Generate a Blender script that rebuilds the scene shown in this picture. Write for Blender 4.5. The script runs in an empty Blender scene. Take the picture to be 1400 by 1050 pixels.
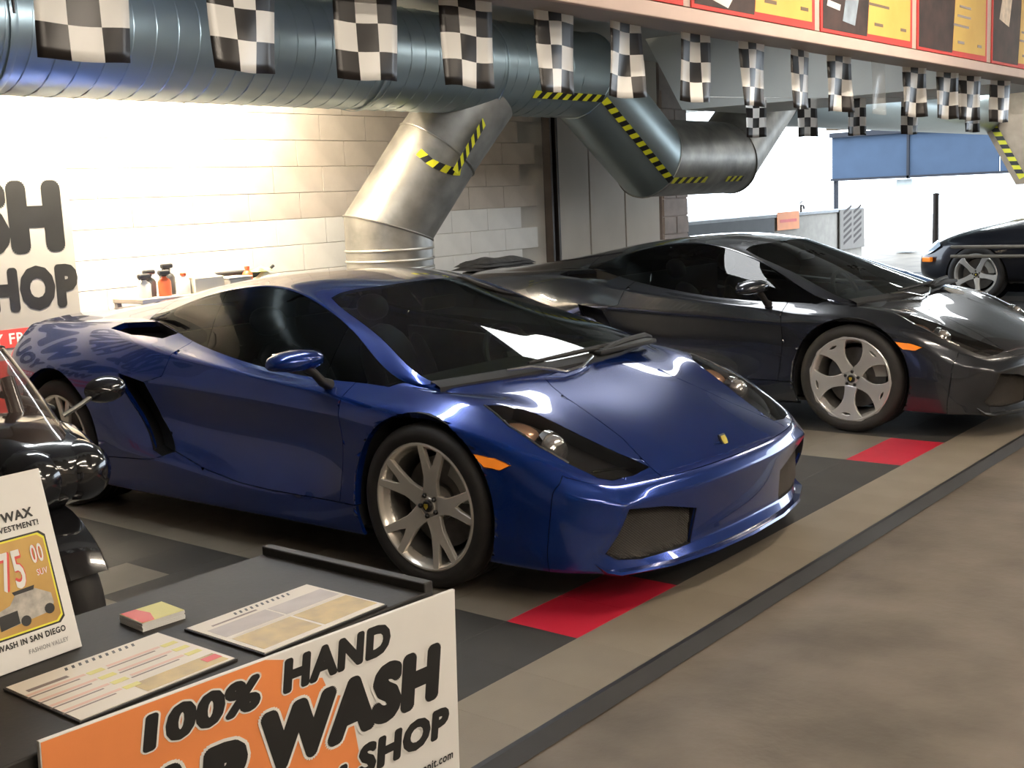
import bpy, bmesh, math, random
from mathutils import Vector, Matrix, Euler
random.seed(7)
S = bpy.context.scene
C = S.collection
PI = math.pi
R = math.radians
# ------------------------------------------------------------------ camera, world, exposure
# world axes: x = the way the parked cars point, y = along the row of cars, z = up; origin under the blue car's front axle
cam_d = bpy.data.cameras.new('camera'); cam = bpy.data.objects.new('camera', cam_d); C.objects.link(cam)
YAW, PITCH, ROLL, FPX = 2.2571, -.1554, -.0448, 1618.9
_f = Vector((math.cos(YAW)*math.cos(PITCH), math.sin(YAW)*math.cos(PITCH), math.sin(PITCH)))
_r0 = Vector((math.sin(YAW), -math.cos(YAW), 0)); _u0 = _r0.cross(_f)
_r = math.cos(ROLL)*_r0 + math.sin(ROLL)*_u0; _u = -math.sin(ROLL)*_r0 + math.cos(ROLL)*_u0
cam.matrix_world = Matrix(((_r.x, _u.x, -_f.x, 3.0913), (_r.y, _u.y, -_f.y, -4.1147), (_r.z, _u.z, -_f.z, 1.4845), (0, 0, 0, 1)))
cam_d.sensor_fit = 'HORIZONTAL'; cam_d.sensor_width = 36.0; cam_d.lens = 36.0*FPX/1400; cam_d.clip_start = .05; cam_d.clip_end = 500
S.camera = cam
S.view_settings.view_transform = 'Standard'; S.view_settings.look = 'None'
S.view_settings.exposure = 0.0; S.view_settings.gamma = 1.0; S.view_settings.use_curve_mapping = False
W = bpy.data.worlds.new('world'); S.world = W; W.use_nodes = True
W.node_tree.nodes['Background'].inputs[0].default_value = (.80, .90, 1.0, 1)
W.node_tree.nodes['Background'].inputs[1].default_value = 6.0

# ------------------------------------------------------------------ materials
MATS = {}
def mat(name, col, rough=.5, metal=0., coat=0., noise=0., nscale=8., spec=.5, bump=0., bscale=60., emit=None, estr=1., alpha=1., trans=0., col2=None, stretch=None, coat_rough=.03):
    """Procedural principled material: colour varied by a noise texture, optional fine relief."""
    if name in MATS: return MATS[name]
    m = bpy.data.materials.new(name); m.use_nodes = True; nt = m.node_tree; n = nt.nodes; b = n['Principled BSDF']
    def S_(k, v):
        if k in b.inputs: b.inputs[k].default_value = v
    c4 = (*col, 1) if len(col) == 3 else col
    S_('Base Color', c4); S_('Roughness', rough); S_('Metallic', metal); S_('Coat Weight', coat); S_('Coat Roughness', coat_rough)
    S_('Specular IOR Level', spec); S_('Alpha', alpha); S_('Transmission Weight', trans)
    if emit: S_('Emission Color', (*emit, 1)); S_('Emission Strength', estr)
    if noise or bump or col2:
        tc = n.new('ShaderNodeTexCoord'); mp = n.new('ShaderNodeMapping'); nt.links.new(tc.outputs['Object'], mp.inputs[0])
        if stretch: mp.inputs['Scale'].default_value = stretch
    if noise or col2:
        t = n.new('ShaderNodeTexNoise'); t.inputs['Scale'].default_value = nscale; t.inputs['Detail'].default_value = 6
        nt.links.new(mp.outputs[0], t.inputs['Vector'])
        r = n.new('ShaderNodeValToRGB'); r.color_ramp.elements[0].position = .3; r.color_ramp.elements[1].position = .7
        if col2: a, d = col, col2
        else: a, d = [max(0, v*(1-noise)) for v in col], [min(1, v*(1+noise)) for v in col]
        r.color_ramp.elements[0].color = (*a, 1); r.color_ramp.elements[1].color = (*d, 1)
        nt.links.new(t.outputs['Fac'], r.inputs[0]); nt.links.new(r.outputs[0], b.inputs['Base Color'])
    if bump:
        t2 = n.new('ShaderNodeTexNoise'); t2.inputs['Scale'].default_value = bscale; t2.inputs['Detail'].default_value = 4
        nt.links.new(mp.outputs[0], t2.inputs['Vector'])
        bp = n.new('ShaderNodeBump'); bp.inputs['Strength'].default_value = bump; bp.inputs['Distance'].default_value = .01
        nt.links.new(t2.outputs['Fac'], bp.inputs['Height']); nt.links.new(bp.outputs[0], b.inputs['Normal'])
    MATS[name] = m
    return m
def car_paint(name, base, flake, rough=.28, noise=.25):
    if name in MATS: return MATS[name]
    m = mat(name, base, rough=rough, metal=.55, coat=1., spec=.5, coat_rough=.02)
    nt = m.node_tree; n = nt.nodes; b = n['Principled BSDF']
    lw = n.new('ShaderNodeLayerWeight'); lw.inputs[0].default_value = .35
    mx = n.new('ShaderNodeMix'); mx.data_type = 'RGBA'; mx.inputs[6].default_value = (*flake, 1); mx.inputs[7].default_value = (*base, 1)
    t = n.new('ShaderNodeTexNoise'); t.inputs['Scale'].default_value = 900; tc = n.new('ShaderNodeTexCoord'); nt.links.new(tc.outputs['Object'], t.inputs['Vector'])
    nt.links.new(lw.outputs['Facing'], mx.inputs[0])
    hs = n.new('ShaderNodeHueSaturation'); mr = n.new('ShaderNodeMapRange'); mr.inputs[3].default_value = 1-noise; mr.inputs[4].default_value = 1+noise
    nt.links.new(t.outputs['Fac'], mr.inputs[0]); nt.links.new(mr.outputs[0], hs.inputs['Value']); nt.links.new(mx.outputs[2], hs.inputs['Color'])
    nt.links.new(hs.outputs[0], b.inputs['Base Color'])
    return m
def glass_mat(name, tint, gloss_rough=.01, fr=1.5):
    """Thin window pane: tinted see-through plus a mirror reflection by Fresnel."""
    if name in MATS: return MATS[name]
    m = bpy.data.materials.new(name); m.use_nodes = True; nt = m.node_tree; n = nt.nodes
    for x in list(n): n.remove(x)
    o = n.new('ShaderNodeOutputMaterial'); t = n.new('ShaderNodeBsdfTransparent'); t.inputs[0].default_value = (*tint, 1)
    g = n.new('ShaderNodeBsdfGlossy'); g.inputs['Roughness'].default_value = gloss_rough
    f = n.new('ShaderNodeFresnel'); f.inputs[0].default_value = fr; mx = n.new('ShaderNodeMixShader')
    nt.links.new(f.outputs[0], mx.inputs[0]); nt.links.new(t.outputs[0], mx.inputs[1]); nt.links.new(g.outputs[0], mx.inputs[2]); nt.links.new(mx.outputs[0], o.inputs[0])
    MATS[name] = m
    return m

# ------------------------------------------------------------------ mesh helpers
def ob(name, me, m=None, parent=None, loc=None, rot=None):
    """Link one mesh as one object; the material sits in the object's slot so meshes can be shared."""
    o = bpy.data.objects.new(name, me); C.objects.link(o)
    if parent: o.parent = parent
    if loc is not None: o.location = loc
    if rot is not None: o.rotation_euler = rot
    if m is not None:
        if not me.materials: me.materials.append(None)
        o.material_slots[0].link = 'OBJECT'; o.material_slots[0].material = m
    return o
def empty(name, loc=(0, 0, 0), rot=(0, 0, 0)):
    o = bpy.data.objects.new(name, None); C.objects.link(o); o.location = loc; o.rotation_euler = rot; o.empty_display_size = .1
    return o
def tag(o, label=None, cat=None, group=None, kind=None):
    if label: o['label'] = label
    if cat: o['category'] = cat
    if group: o['group'] = group
    if kind: o['kind'] = kind
    return o
class MB:
    """Collects shapes into one mesh."""
    def __init__(s): s.v = []; s.f = []; s.sm = []
    def add(s, v, f, smooth=False):
        o = len(s.v); s.v += [tuple(p) for p in v]; s.f += [tuple(i+o for i in q) for q in f]; s.sm += [smooth]*len(f); return s
    def box(s, c, d, M=None, bev=0.):
        x, y, z = [k/2 for k in d]
        if bev:
            b = min(bev, x*.9, y*.9, z*.9); bm = bmesh.new(); bmesh.ops.create_cube(bm, size=1); bmesh.ops.scale(bm, vec=d, verts=bm.verts)
            bmesh.ops.bevel(bm, geom=list(bm.edges), offset=b, segments=2, affect='EDGES', profile=.5)
            v = [p.co.copy() for p in bm.verts]; f = [[q.index for q in g.verts] for g in bm.faces]; bm.free()
        else:
            v = [Vector((a*x, e*y, g*z)) for a in (-1, 1) for e in (-1, 1) for g in (-1, 1)]
            f = [(0, 1, 3, 2), (4, 6, 7, 5), (0, 4, 5, 1), (2, 3, 7, 6), (0, 2, 6, 4), (1, 5, 7, 3)]
        v = [(M @ p if M else p) + Vector(c) for p in v]
        return s.add(v, f)
    def prism(s, poly, axis, a, b):
        """Extrude a 2D polygon along an axis from a to b. axis 'x': poly=(y,z); 'y': (x,z); 'z': (x,y)"""
        def P(p, t): return {'x': (t, p[0], p[1]), 'y': (p[0], t, p[1]), 'z': (p[0], p[1], t)}[axis]
        n = len(poly); v = [P(p, a) for p in poly]+[P(p, b) for p in poly]
        f = [tuple(range(n)), tuple(range(2*n-1, n-1, -1))]+[(i, i+n, (i+1) % n+n, (i+1) % n) for i in range(n)]
        return s.add(v, f)
    def tube(s, pts, r, n=10, caps=True, closed=False):
        """Round bar along a polyline; r is a number or one radius per point."""
        pts = [Vector(p) for p in pts]; N = len(pts); rr = r if hasattr(r, '__len__') else [r]*N
        v = []; f = []; up = None
        for i, p in enumerate(pts):
            if closed: t = (pts[(i+1) % N]-pts[i-1])
            else: t = pts[min(i+1, N-1)]-pts[max(i-1, 0)]
            t.normalize()
            if up is None:
                up = Vector((0, 0, 1)) if abs(t.z) < .9 else Vector((1, 0, 0))
            sx = t.cross(up); sx.normalize(); up = sx.cross(t); up.normalize()
            for k in range(n):
                a = 2*PI*k/n; v.append(p+(sx*math.cos(a)+up*math.sin(a))*rr[i])
        L = N if closed else N-1
        for i in range(L):
            for k in range(n):
                a, b = i*n, ((i+1) % N)*n; f.append((a+k, a+(k+1) % n, b+(k+1) % n, b+k))
        if caps and not closed: f += [tuple(range(n-1, -1, -1)), tuple((N-1)*n+k for k in range(n))]
        return s.add(v, f, True)
    def lathe(s, prof, n=32, axis='y', c=(0, 0, 0), ang=(0, 2*PI), smooth=True):
        """prof: list of (radius, height along the axis)."""
        full = abs(ang[1]-ang[0]-2*PI) < 1e-6; m = n if full else n+1; v = []; f = []
        for i in range(m):
            a = ang[0]+(ang[1]-ang[0])*i/n; ca, sa = math.cos(a), math.sin(a)
            for r, h in prof:
                q = {'y': (r*ca, h, r*sa), 'z': (r*ca, r*sa, h), 'x': (h, r*ca, r*sa)}[axis]
                v.append((q[0]+c[0], q[1]+c[1], q[2]+c[2]))
        P = len(prof)
        for i in range(n):
            i2 = (i+1) % m
            for k in range(P-1): f.append((i*P+k, i2*P+k, i2*P+k+1, i*P+k+1))
        return s.add(v, f, smooth)
    def grid(s, rows, smooth=True, closed=False):
        n = len(rows[0]); v = [p for r_ in rows for p in r_]; f = []
        for i in range(len(rows)-1):
            for k in range(n if closed else n-1): f.append((i*n+k, i*n+(k+1) % n, (i+1)*n+(k+1) % n, (i+1)*n+k))
        return s.add(v, f, smooth)
    def mesh(s, name='m', recalc=True, merge=0):
        me = bpy.data.meshes.new(name); me.from_pydata([tuple(p) for p in s.v], [], s.f)
        me.polygons.foreach_set('use_smooth', s.sm)
        if recalc or merge:
            bm = bmesh.new(); bm.from_mesh(me)
            if merge: bmesh.ops.remove_doubles(bm, verts=bm.verts, dist=merge)
            if recalc: bmesh.ops.recalc_face_normals(bm, faces=bm.faces)
            bm.to_mesh(me); bm.free()
        me.update()
        if any(s.sm):
            try: me.set_sharp_from_angle(angle=R(38))
            except Exception: pass
        return me
    def build(s, name, m=None, parent=None, loc=None, rot=None, recalc=True, merge=0):
        return ob(name, s.mesh(name, recalc, merge), m, parent, loc, rot)
def smoothed(me, levels=2, name=None):
    """Catmull-Clark a mesh into a new mesh."""
    o = bpy.data.objects.new('tmp', me); C.objects.link(o)
    md = o.modifiers.new('s', 'SUBSURF'); md.levels = levels; md.subdivision_type = 'CATMULL_CLARK'; md.boundary_smooth = 'PRESERVE_CORNERS'
    dg = bpy.context.evaluated_depsgraph_get(); r = bpy.data.meshes.new_from_object(o.evaluated_get(dg), depsgraph=dg)
    bpy.data.objects.remove(o)
    if name: r.name = name
    r.polygons.foreach_set('use_smooth', [True]*len(r.polygons))
    return r
# ------------------------------------------------------------------ lights of the place, and unseen lamps added for their light
M_TUBE = mat('tube light', (1, 1, 1), emit=(.93, .97, 1.0), estr=60)
M_WARM = mat('warm tube light', (1, 1, 1), emit=(1.0, .84, .62), estr=620)
M_LANE = mat('lane tube light', (1, 1, 1), emit=(1.0, .86, .70), estr=72)
M_FIX = mat('fixture white enamel', (.75, .75, .72), .4, noise=.05)
def tube_light(loc, length, rotz, label, m, n=2, width=.24, group='ceiling tube lights', power=1):
    r = empty('tube_light', loc, (0, 0, rotz)); tag(r, label, 'light', group)
    MB().prism([(-width/2, .06), (width/2, .06), (width/2-.03, .0), (-width/2+.03, .0)], 'y', -length/2, length/2).build('housing', M_FIX, r)
    for i in range(n):
        x = (i-(n-1)/2)*width*.42
        MB().tube([(x, -length/2+.03, -.022), (x, length/2-.03, -.022)], .017, 10).build('tube', m, r)
        for s in (-1, 1): MB().box((x, s*(length/2-.018), -.012), (.03, .03, .05)).build('tube_socket', M_FIX, r)
    return r
M_PANL = mat('panel light diffuser', (1, 1, 1), emit=(.95, .98, 1.0), estr=11)
def panel_light(loc, L, w, label):
    r = empty('panel_light', loc); tag(r, label, 'light', 'ceiling panel lights')
    MB().box((0, 0, .035), (w, L, .07)).build('housing', M_FIX, r); MB().box((0, 0, -.004), (w-.05, L-.05, .008)).build('diffuser', M_PANL, r)
    for sx, sy, dx, dy in ((1, 0, .03, L), (-1, 0, .03, L), (0, 1, w-.06, .03), (0, -1, w-.06, .03)): MB().box((sx*(w/2-.015), sy*(L/2-.015), -.006), (dx, dy, .014)).build('frame', M_FIX, r)
panel_light((-1.36, 3.45, 2.82), 2.6, .50, 'long panel ceiling light above the gap between blue and grey sports cars')
panel_light((-.70, 9.0, 2.82), 2.6, .55, 'long panel ceiling light beyond the cross beam')
tube_light((-2.6, 13.6, 2.83), 2.2, 0, 'added twin tube light near the far open end', M_TUBE, width=.34)  # added, hidden lamp that puts the bright streak on the grey car's windscreen
tube_light((1.9, .9, 2.83), 2.4, 0, 'twin tube ceiling light in front of the poster beam', M_LANE)
tube_light((3.3, -2.6, 2.83), 2.4, 0, 'twin tube ceiling light above the lane beside the table', M_LANE)
tube_light((2.2, 5.6, 2.83), 2.4, 0, 'twin tube ceiling light over the far end of the lane', M_LANE)
for i_, (x_, y_) in enumerate(((5.4, -2.2), (5.4, 2.4), (8.2, 0.2))): tube_light((x_, y_, 2.83), 2.4, 0, ['added twin tube light behind the camera on the table side', 'added twin tube light behind the camera facing the grey car', 'added twin tube light by the rear garage wall'][i_], M_LANE)  # added, unseen lamps that brighten the flags from the front
tube_light((-1.06, -.75, 2.83), 2.4, 0, 'twin tube ceiling light above the side of the blue sports car', M_TUBE)
tube_light((-3.62, .35, 2.76), 2.4, 0, 'warm tube light tucked between the big round duct and block wall', M_WARM)

# ------------------------------------------------------------------ structure
def struct(o): o['kind'] = 'structure'; return o
M_CONC = mat('concrete floor', (.070, .055, .038), .6, col2=(.165, .137, .104), nscale=2.2, bump=.25, bscale=30)
struct(MB().box((2, 6, -.11), (24, 56, .18)).build('floor', M_CONC))
M_BACK = mat('back wall mortar', (.60, .56, .50), .85, noise=.1, nscale=3)
wall = struct(MB().box((-4.15, -1.5, 1.5), (.17, 13.5, 3.2)).build('wall_back', M_BACK))
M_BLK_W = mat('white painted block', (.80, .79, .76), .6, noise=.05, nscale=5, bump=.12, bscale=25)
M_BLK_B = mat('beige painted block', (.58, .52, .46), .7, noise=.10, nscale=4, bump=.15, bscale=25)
blk = MB().box((0, 0, 0), (.03, .4965, .1965), bev=.0025).mesh('block')
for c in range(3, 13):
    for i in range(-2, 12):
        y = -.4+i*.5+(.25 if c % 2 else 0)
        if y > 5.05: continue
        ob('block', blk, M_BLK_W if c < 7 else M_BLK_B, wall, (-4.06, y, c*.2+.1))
M_CEIL = mat('ceiling concrete', (.50, .52, .51), .8, noise=.06, nscale=2)
struct(MB().prism([(-4.3, -8.2), (10.2, -8.2), (10.2, 15.4), (-9.0, 15.4), (-4.3, 7.9)], 'z', 2.9, 3.2).build('ceiling', M_CEIL))
M_LW = mat('beige side wall', (.50, .45, .38), .8, noise=.08, nscale=1.5)
struct(MB().box((2.4, -8.1, 1.5), (15.4, .2, 3.2)).build('wall_left', M_LW))
struct(MB().box((10.1, 4.2, 1.5), (.2, 24.6, 3.2)).build('wall_front', M_LW))
M_DARKST = mat('dark steel', (.045, .035, .03), .5, metal=.3, noise=.2)
cb = struct(MB().prism([(-4.1, 5.26), (-3.98, 5.26), (-3.98, 5.29), (-4.06, 5.29), (-4.06, 5.36), (-3.98, 5.36), (-3.98, 5.39), (-4.1, 5.39)], 'z', 0, 3).build('column', M_DARKST))
M_PANEL = mat('cream wall panel', (.66, .60, .52), .65, noise=.06, nscale=2)
wp = struct(MB().box((-4.17, 6.45, 1.5), (.1, 2.1, 3.0)).build('wall_panel', M_PANEL))
for y0, y1 in ((5.40, 6.04), (6.05, 6.70), (6.71, 7.40)):
    MB().box((-4.10, (y0+y1)/2, 1.45), (.04, y1-y0-.012, 2.9), bev=.006).build('panel', M_PANEL, wp)
M_PIER = mat('rough pier block', (.50, .43, .40), .85, noise=.15, nscale=6, bump=.2)
pr = struct(MB().box((-4.2, 7.72, 1.5), (.24, .54, 3.0)).build('wall_pier', M_PIER))
for c in range(4, 13):
    for s in (0, 1):
        if c % 2: yy, ww = 7.46+.135+s*.27, .255
        else: yy, ww = (7.72, .52) if s == 0 else (None, 0)
        if yy: MB().box((-4.075, yy, c*.2+.1), (.03, ww, .19), bev=.006).build('block', M_PIER, pr)
M_XB = mat('pale grey cross beam', (.76, .80, .78), .7, noise=.04, nscale=2)
struct(MB().prism([(-2.69, 2.22), (.67, 2.19), (.67, 2.95), (-3.10, 2.95)], 'y', 5.6, 6.9).build('beam_cross', M_XB))
# modular floor mat: tiles, border row, red end tiles, rubber edging
M_T = {'g': mat('grey floor tile', (.175, .152, .120), .55, noise=.10, nscale=5, bump=.1, bscale=200),
       'd': mat('charcoal floor tile', (.032, .030, .027), .62, noise=.14, nscale=5, bump=.1, bscale=200),
       'r': mat('red floor tile', (.50, .012, .035), .5, noise=.08, nscale=5, bump=.1, bscale=200),
       'b': mat('border floor tile', (.215, .183, .140), .55, noise=.08, nscale=4, bump=.1, bscale=200)}
DX, DY = .31, .325
mat_base = struct(MB().box(((1.11-4.06)/2, 4.0, -.012), (5.165, 22.4, .012)).build('floor_mat', mat('mat underlay', (.03, .03, .03), .8, noise=.1)))
tile = MB().box((0, 0, -.004), (DX-.0006, DY-.0006, .008), bev=.0005).mesh('tile')
far = {'g': MB(), 'd': MB(), 'b': MB(), 'r': MB()}
for i in range(17):
    for j in range(-18, 50):
        x = 1.11-DX*(i+.5); y = -1.03+DY*(j+.5)
        if y > 15: continue
        jj = j % 9
        if i == 0: k = 'b'
        elif jj in (0, 1): k = 'r' if i == 1 else 'g'
        else: k = 'd'
        if (i, j) in ((7, -2), (6, -3), (8, -1), (5, -4), (9, -2)) and j < 0 and (i, j) in ((7, -2), (6, -3)): k = 'g'
        near = (i == 0 and -3 <= j < 22) or (-4 <= j < 2 and i < 15) or (2 <= j < 12 and i < 5) or (j >= 12 and i < 3 and j < 20)
        if near: ob('tile', tile, M_T[k], mat_base, (x, y, 0))
        else: far[k].box((x, y, -.004), (DX-.0006, DY-.0006, .008))
for k, m_ in far.items():
    if m_.v: o = m_.build('tile_field', M_T[k], mat_base); o['kind'] = 'stuff'
MB().prism([(1.112, -.016), (1.112, .004), (1.13, .004), (1.185, -.016)], 'y', -7, 15).build('edging', mat('black rubber edging', (.02, .021, .023), .42, noise=.25, nscale=4), mat_base)

# ------------------------------------------------------------------ the big duct with its dip, seams and branch
M_DUCT = mat('galvanised duct', (.36, .43, .44), .36, metal=.8, noise=.10, nscale=3, stretch=(1, .3, 1), bump=.06, bscale=14)
M_DUCT2 = mat('worn galvanised duct', (.40, .38, .34), .42, metal=.65, col2=(.20, .195, .18), nscale=5, bump=.12, bscale=18)
def mitred(pts, r, names, ms, parent, seg=40, lap=.004):
    pts = [Vector(p) for p in pts]; N = len(pts)
    dirs = [(pts[i+1]-pts[i]).normalized() for i in range(N-1)]
    ref = Vector((1, 0, 0)); rings = []
    for i in range(N):
        d = dirs[min(i, N-2)] if i == 0 or i == N-1 else (dirs[i-1]+dirs[i]).normalized()
        rings.append(d)
    for i in range(N-1):
        d = dirs[i]; u = (ref-d*ref.dot(d)).normalized(); w = d.cross(u); rows = []
        for q, nn, c in ((pts[i], rings[i], i), (pts[i+1], rings[i+1], i+1)):
            row = []
            for k in range(seg):
                a = 2*PI*k/seg; o = u*math.cos(a)*r+w*math.sin(a)*r
                t = -(o.dot(nn))/(d.dot(nn)); row.append(q+o+d*t)
            rows.append(row)
        mid = [[rows[0][k].lerp(rows[1][k], f) for k in range(seg)] for f in (0, .33, .66, 1)]
        MB().grid(mid, closed=True).build(names[i], ms[i], parent)
        if 0 < i:
            MB().tube([rows[0][k]*1.0+(rows[0][k]-pts[i]).normalized()*.003 for k in range(seg)], .008, 6, closed=True).build('joint_ring', ms[i], parent)
duct = empty('round_duct', (0, 0, 0)); tag(duct, 'big galvanised round duct along the block wall, dipping down and up again', 'duct')
DP = [(-3, -7.6, 2.5), (-3, 3.02, 2.5), (-3, 4.42, 2.5), (-3, 5.48, 1.80), (-3, 6.95, 1.80), (-3, 7.95, 2.5), (-3, 15.5, 2.5)]
mitred(DP, .36, ['duct_segment']*6, [M_DUCT, M_DUCT, M_DUCT, M_DUCT2, M_DUCT2, M_DUCT], duct)
hel = []
turns = 62; y0, y1 = -5.0, 4.0
for i in range(turns*20+1):
    a = 2*PI*i/20; hel.append((-3+.362*math.cos(a), y0+(y1-y0)*i/(turns*20), 2.5+.362*math.sin(a)))
MB().tube(hel, .0045, 4, caps=False).build('spiral_seam', M_DUCT, duct)
for y in (-3.5, -.9, 1.75):
    MB().lathe([(.372, -.02), (.374, -.015), (.374, .015), (.372, .02)], 40, 'y', (-3, y, 2.5)).build('hanger_strap', M_DUCT, duct)
    for s in (-1, 1): MB().tube([(-3+s*.373, y, 2.5), (-3+s*.373, y, 3.0)], .008, 6).build('hanger_rod', M_DARKST, duct)
br = empty('branch_duct', (0, 0, 0)); tag(br, 'worn round branch duct elbowing from the big duct down to floor', 'duct')
BP = [(-3.06, 3.12, 2.32), (-3.22, 2.80, 1.88), (-3.42, 2.42, 1.30)]
mitred([BP[0], BP[1], BP[2], (-3.42, 2.42, 1.0), (-3.42, 2.42, 0)], .335, ['duct_segment']*4, [M_DUCT2, M_DUCT2, M_DUCT2, mat('pale corrugated duct', (.52, .50, .45), .4, metal=.6, noise=.1)], br)
for i in range(14):
    z = 1.14-i*.08; MB().tube([(-3.42+.337*math.cos(a), 2.42+.337*math.sin(a), z) for a in [2*PI*k/36 for k in range(36)]], .010, 6, closed=True).build('rib', MATS['pale corrugated duct'], br)
# hazard tape: yellow and black stripes as separate lengths of tape
M_YEL = mat('yellow tape', (.72, .68, .02), .4, noise=.06); M_BLKT = mat('black tape', (.012, .012, .012), .4, noise=.2)
def tape(root, pts, nrm, w, n, skew=.6):
    """Striped tape along a polyline that lies on a surface; nrm gives the outward normal at each point."""
    pts = [Vector(p) for p in pts]; L = [0]
    for a, b in zip(pts, pts[1:]): L.append(L[-1]+(b-a).length)
    def at(s):
        s = max(0, min(L[-1], s))
        for i in range(len(pts)-1):
            if s <= L[i+1]+1e-9:
                f = (s-L[i])/(L[i+1]-L[i]); return pts[i].lerp(pts[i+1], f), Vector(nrm[i]).lerp(Vector(nrm[i+1]), f).normalized(), (pts[i+1]-pts[i]).normalized()
    for i in range(n):
        s0, s1 = L[-1]*i/n, L[-1]*(i+1)/n; v = []
        for lay in (.003, .006):
            for s, sg in ((s0, -1), (s1, -1), (s1, 1), (s0, 1)):
                p, nn, d = at(s+(skew*w*.5*sg if 0 < s < L[-1] else 0)); sd = nn.cross(d).normalized(); v.append(p+nn*lay+sd*sg*w/2)
        MB().add(v, [(0, 1, 2, 3), (7, 6, 5, 4), (0, 4, 5, 1), (1, 5, 6, 2), (2, 6, 7, 3), (3, 7, 4, 0)]).build('yellow_stripe' if i % 2 == 0 else 'black_stripe', M_YEL if i % 2 == 0 else M_BLKT, root)
nf = (math.cos(R(-36)), 0, math.sin(R(-36)))
def on_d(y, z, a=-37): return (-3+.362*math.cos(R(a)), y, z+.362*math.sin(R(a)))
tp = empty('hazard_tape'); tag(tp, 'yellow and black tape running down the dipping part of the round duct', 'tape', 'hazard tapes')
nd_ = (.8, -.33, -.5)
tape(tp, [on_d(3.40, 2.5), on_d(4.35, 2.5)], [nf]*2, .065, 14); tape(tp, [on_d(4.365, 2.49), on_d(5.41, 1.80)], [nd_]*2, .065, 20); tape(tp, [on_d(5.43, 1.80), on_d(6.05, 1.80)], [nf]*2, .065, 9)
tp = empty('hazard_tape'); tag(tp, 'short yellow and black tape on the far end of the duct dip', 'tape', 'hazard tapes')
tape(tp, [on_d(6.45, 1.80), on_d(6.78, 1.80)], [nf]*2, .06, 6)
tp = empty('hazard_tape'); tag(tp, 'yellow and black tape wrapped in a V round the branch duct', 'tape', 'hazard tapes')
ax = Vector(BP[2])-Vector(BP[1]); ax.normalize(); e1 = (Vector((1, 0, 0))-ax*ax.x).normalized(); e2 = ax.cross(e1)
def on_b(t, a):
    c = Vector(BP[1]).lerp(Vector(BP[2]), t); d = e1*math.cos(R(a))+e2*math.sin(R(a)); return c+d*.337, d
ring = [on_b(t, a) for t, a in ((.23, 56), (.245, 46), (.26, 36), (.25, 28), (.235, 20), (.21, 10), (.18, 2), (.14, -6))]
tape(tp, [p for p, _ in ring], [d for _, d in ring], .06, 7, .5)
tape(tp, [(-2.875, 2.61, 1.70), (-2.78, 2.87, 2.075)], [(1, -.35, 0)]*2, .05, 11, 1.2)

# ------------------------------------------------------------------ poster beam over the front of the cars
M_BEAM = mat('beam painted grey', (.36, .34, .31), .6, noise=.1, nscale=3)
beam = struct(MB().box((.775, 3.0, 2.54), (.21, 20.0, .92)).build('beam', M_BEAM))
M_TRIM = mat('pale pink trim', (.60, .47, .42), .6, noise=.04)
MB().box((.892, 3.0, 2.088), (.024, 20.0, .05), bev=.004).build('edge_trim', M_TRIM, beam)
MB().box((.885, 3.0, 2.56), (.012, 20.0, .88)).build('backing_board', mat('board backing', (.55, .44, .40), .7, noise=.05), beam)
M_PR = mat('poster red', (.55, .04, .035), .7, noise=.05); M_PY = mat('poster yellow', (.68, .50, .12), .7, col2=(.58, .38, .08), nscale=3)
M_PD = mat('poster dark photo', (.012, .008, .009), .75, col2=(.05, .026, .024), nscale=9); M_PT = mat('poster dark print', (.12, .07, .03), .5, noise=.1)
M_PB = mat('poster blue photo', (.30, .42, .55), .35, col2=(.03, .04, .06), nscale=5); M_PW = mat('poster white print', (.8, .78, .75), .5, noise=.05)
POST = [(-1.43, -.405, 'red and yellow poster at the near end of the beam, mostly cut off above'), (-.35, .651, 'yellow price poster with dark photo, second along the beam'), (.708, 1.743, 'yellow poster with a blue glint in its dark photo, third along the beam'),
        (1.811, 2.869, 'yellow poster with plain dark photo, fourth along the beam'), (2.955, 4.0, 'yellow and brown poster, fifth along the beam at the edge of view')]
for i, (a, b, lab) in enumerate(POST):
    r = empty('poster', (.8945, (a+b)/2, 2.118)); tag(r, lab, 'poster', 'posters on the beam'); w = b-a; h = .66
    MB().box((0, 0, h/2), (.006, w, h), bev=.001).build('sheet', M_PR, r)
    xs = -w/2+.02; cut = -.02 if i else .1
    arc = [(cut+.06*math.sin(t/8*PI*.5)-.015, .015+t/8*.62) for t in range(9)]
    MB().prism([(xs, .015)]+arc+[(xs, .635)], 'x', .0031, .0042).build('photo', M_PD if i != 0 else M_PR, r)
    MB().prism([(p[0]+.006, p[1]+.012) for p in arc]+[(w/2-.03, .632), (w/2-.03, .03)], 'x', .0031, .004).build('price_panel', M_PY if i else M_PR, r)
    if i:
        for t in range(3): MB().box((.0045, .10+.03*t+random.random()*.03, .16+.05*t), (.001, .24-.03*t, .012)).build('print_line', M_PT, r)
        for s in (0, 1): MB().box((.0045, [.10, .40][s], .075), (.001, [.10, .07][s], .014)).build('print_line', M_PT, r)
        if i == 1: MB().prism([(-.42, .05), (-.28, .10), (-.22, .06), (-.14, .12), (-.24, .02)], 'x', .0044, .0050).build('photo_mark', M_PW, r)
        if i == 2: MB().prism([(-.30, .06), (-.17, .05), (-.08, .30), (-.20, .36)], 'x', .0044, .0050).build('photo_glint', M_PB, r); MB().prism([(-.46, .11), (-.33, .10), (-.32, .125), (-.45, .135)], 'x', .0044, .005).build('photo_mark', M_PW, r)
        if i == 4: MB().prism([(-.40, .25), (-.22, .22), (-.16, .42), (-.30, .50)], 'x', .0044, .0050).build('photo_mark', mat('poster brown print', (.45, .33, .20), .5, noise=.3, nscale=20), r)

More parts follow.
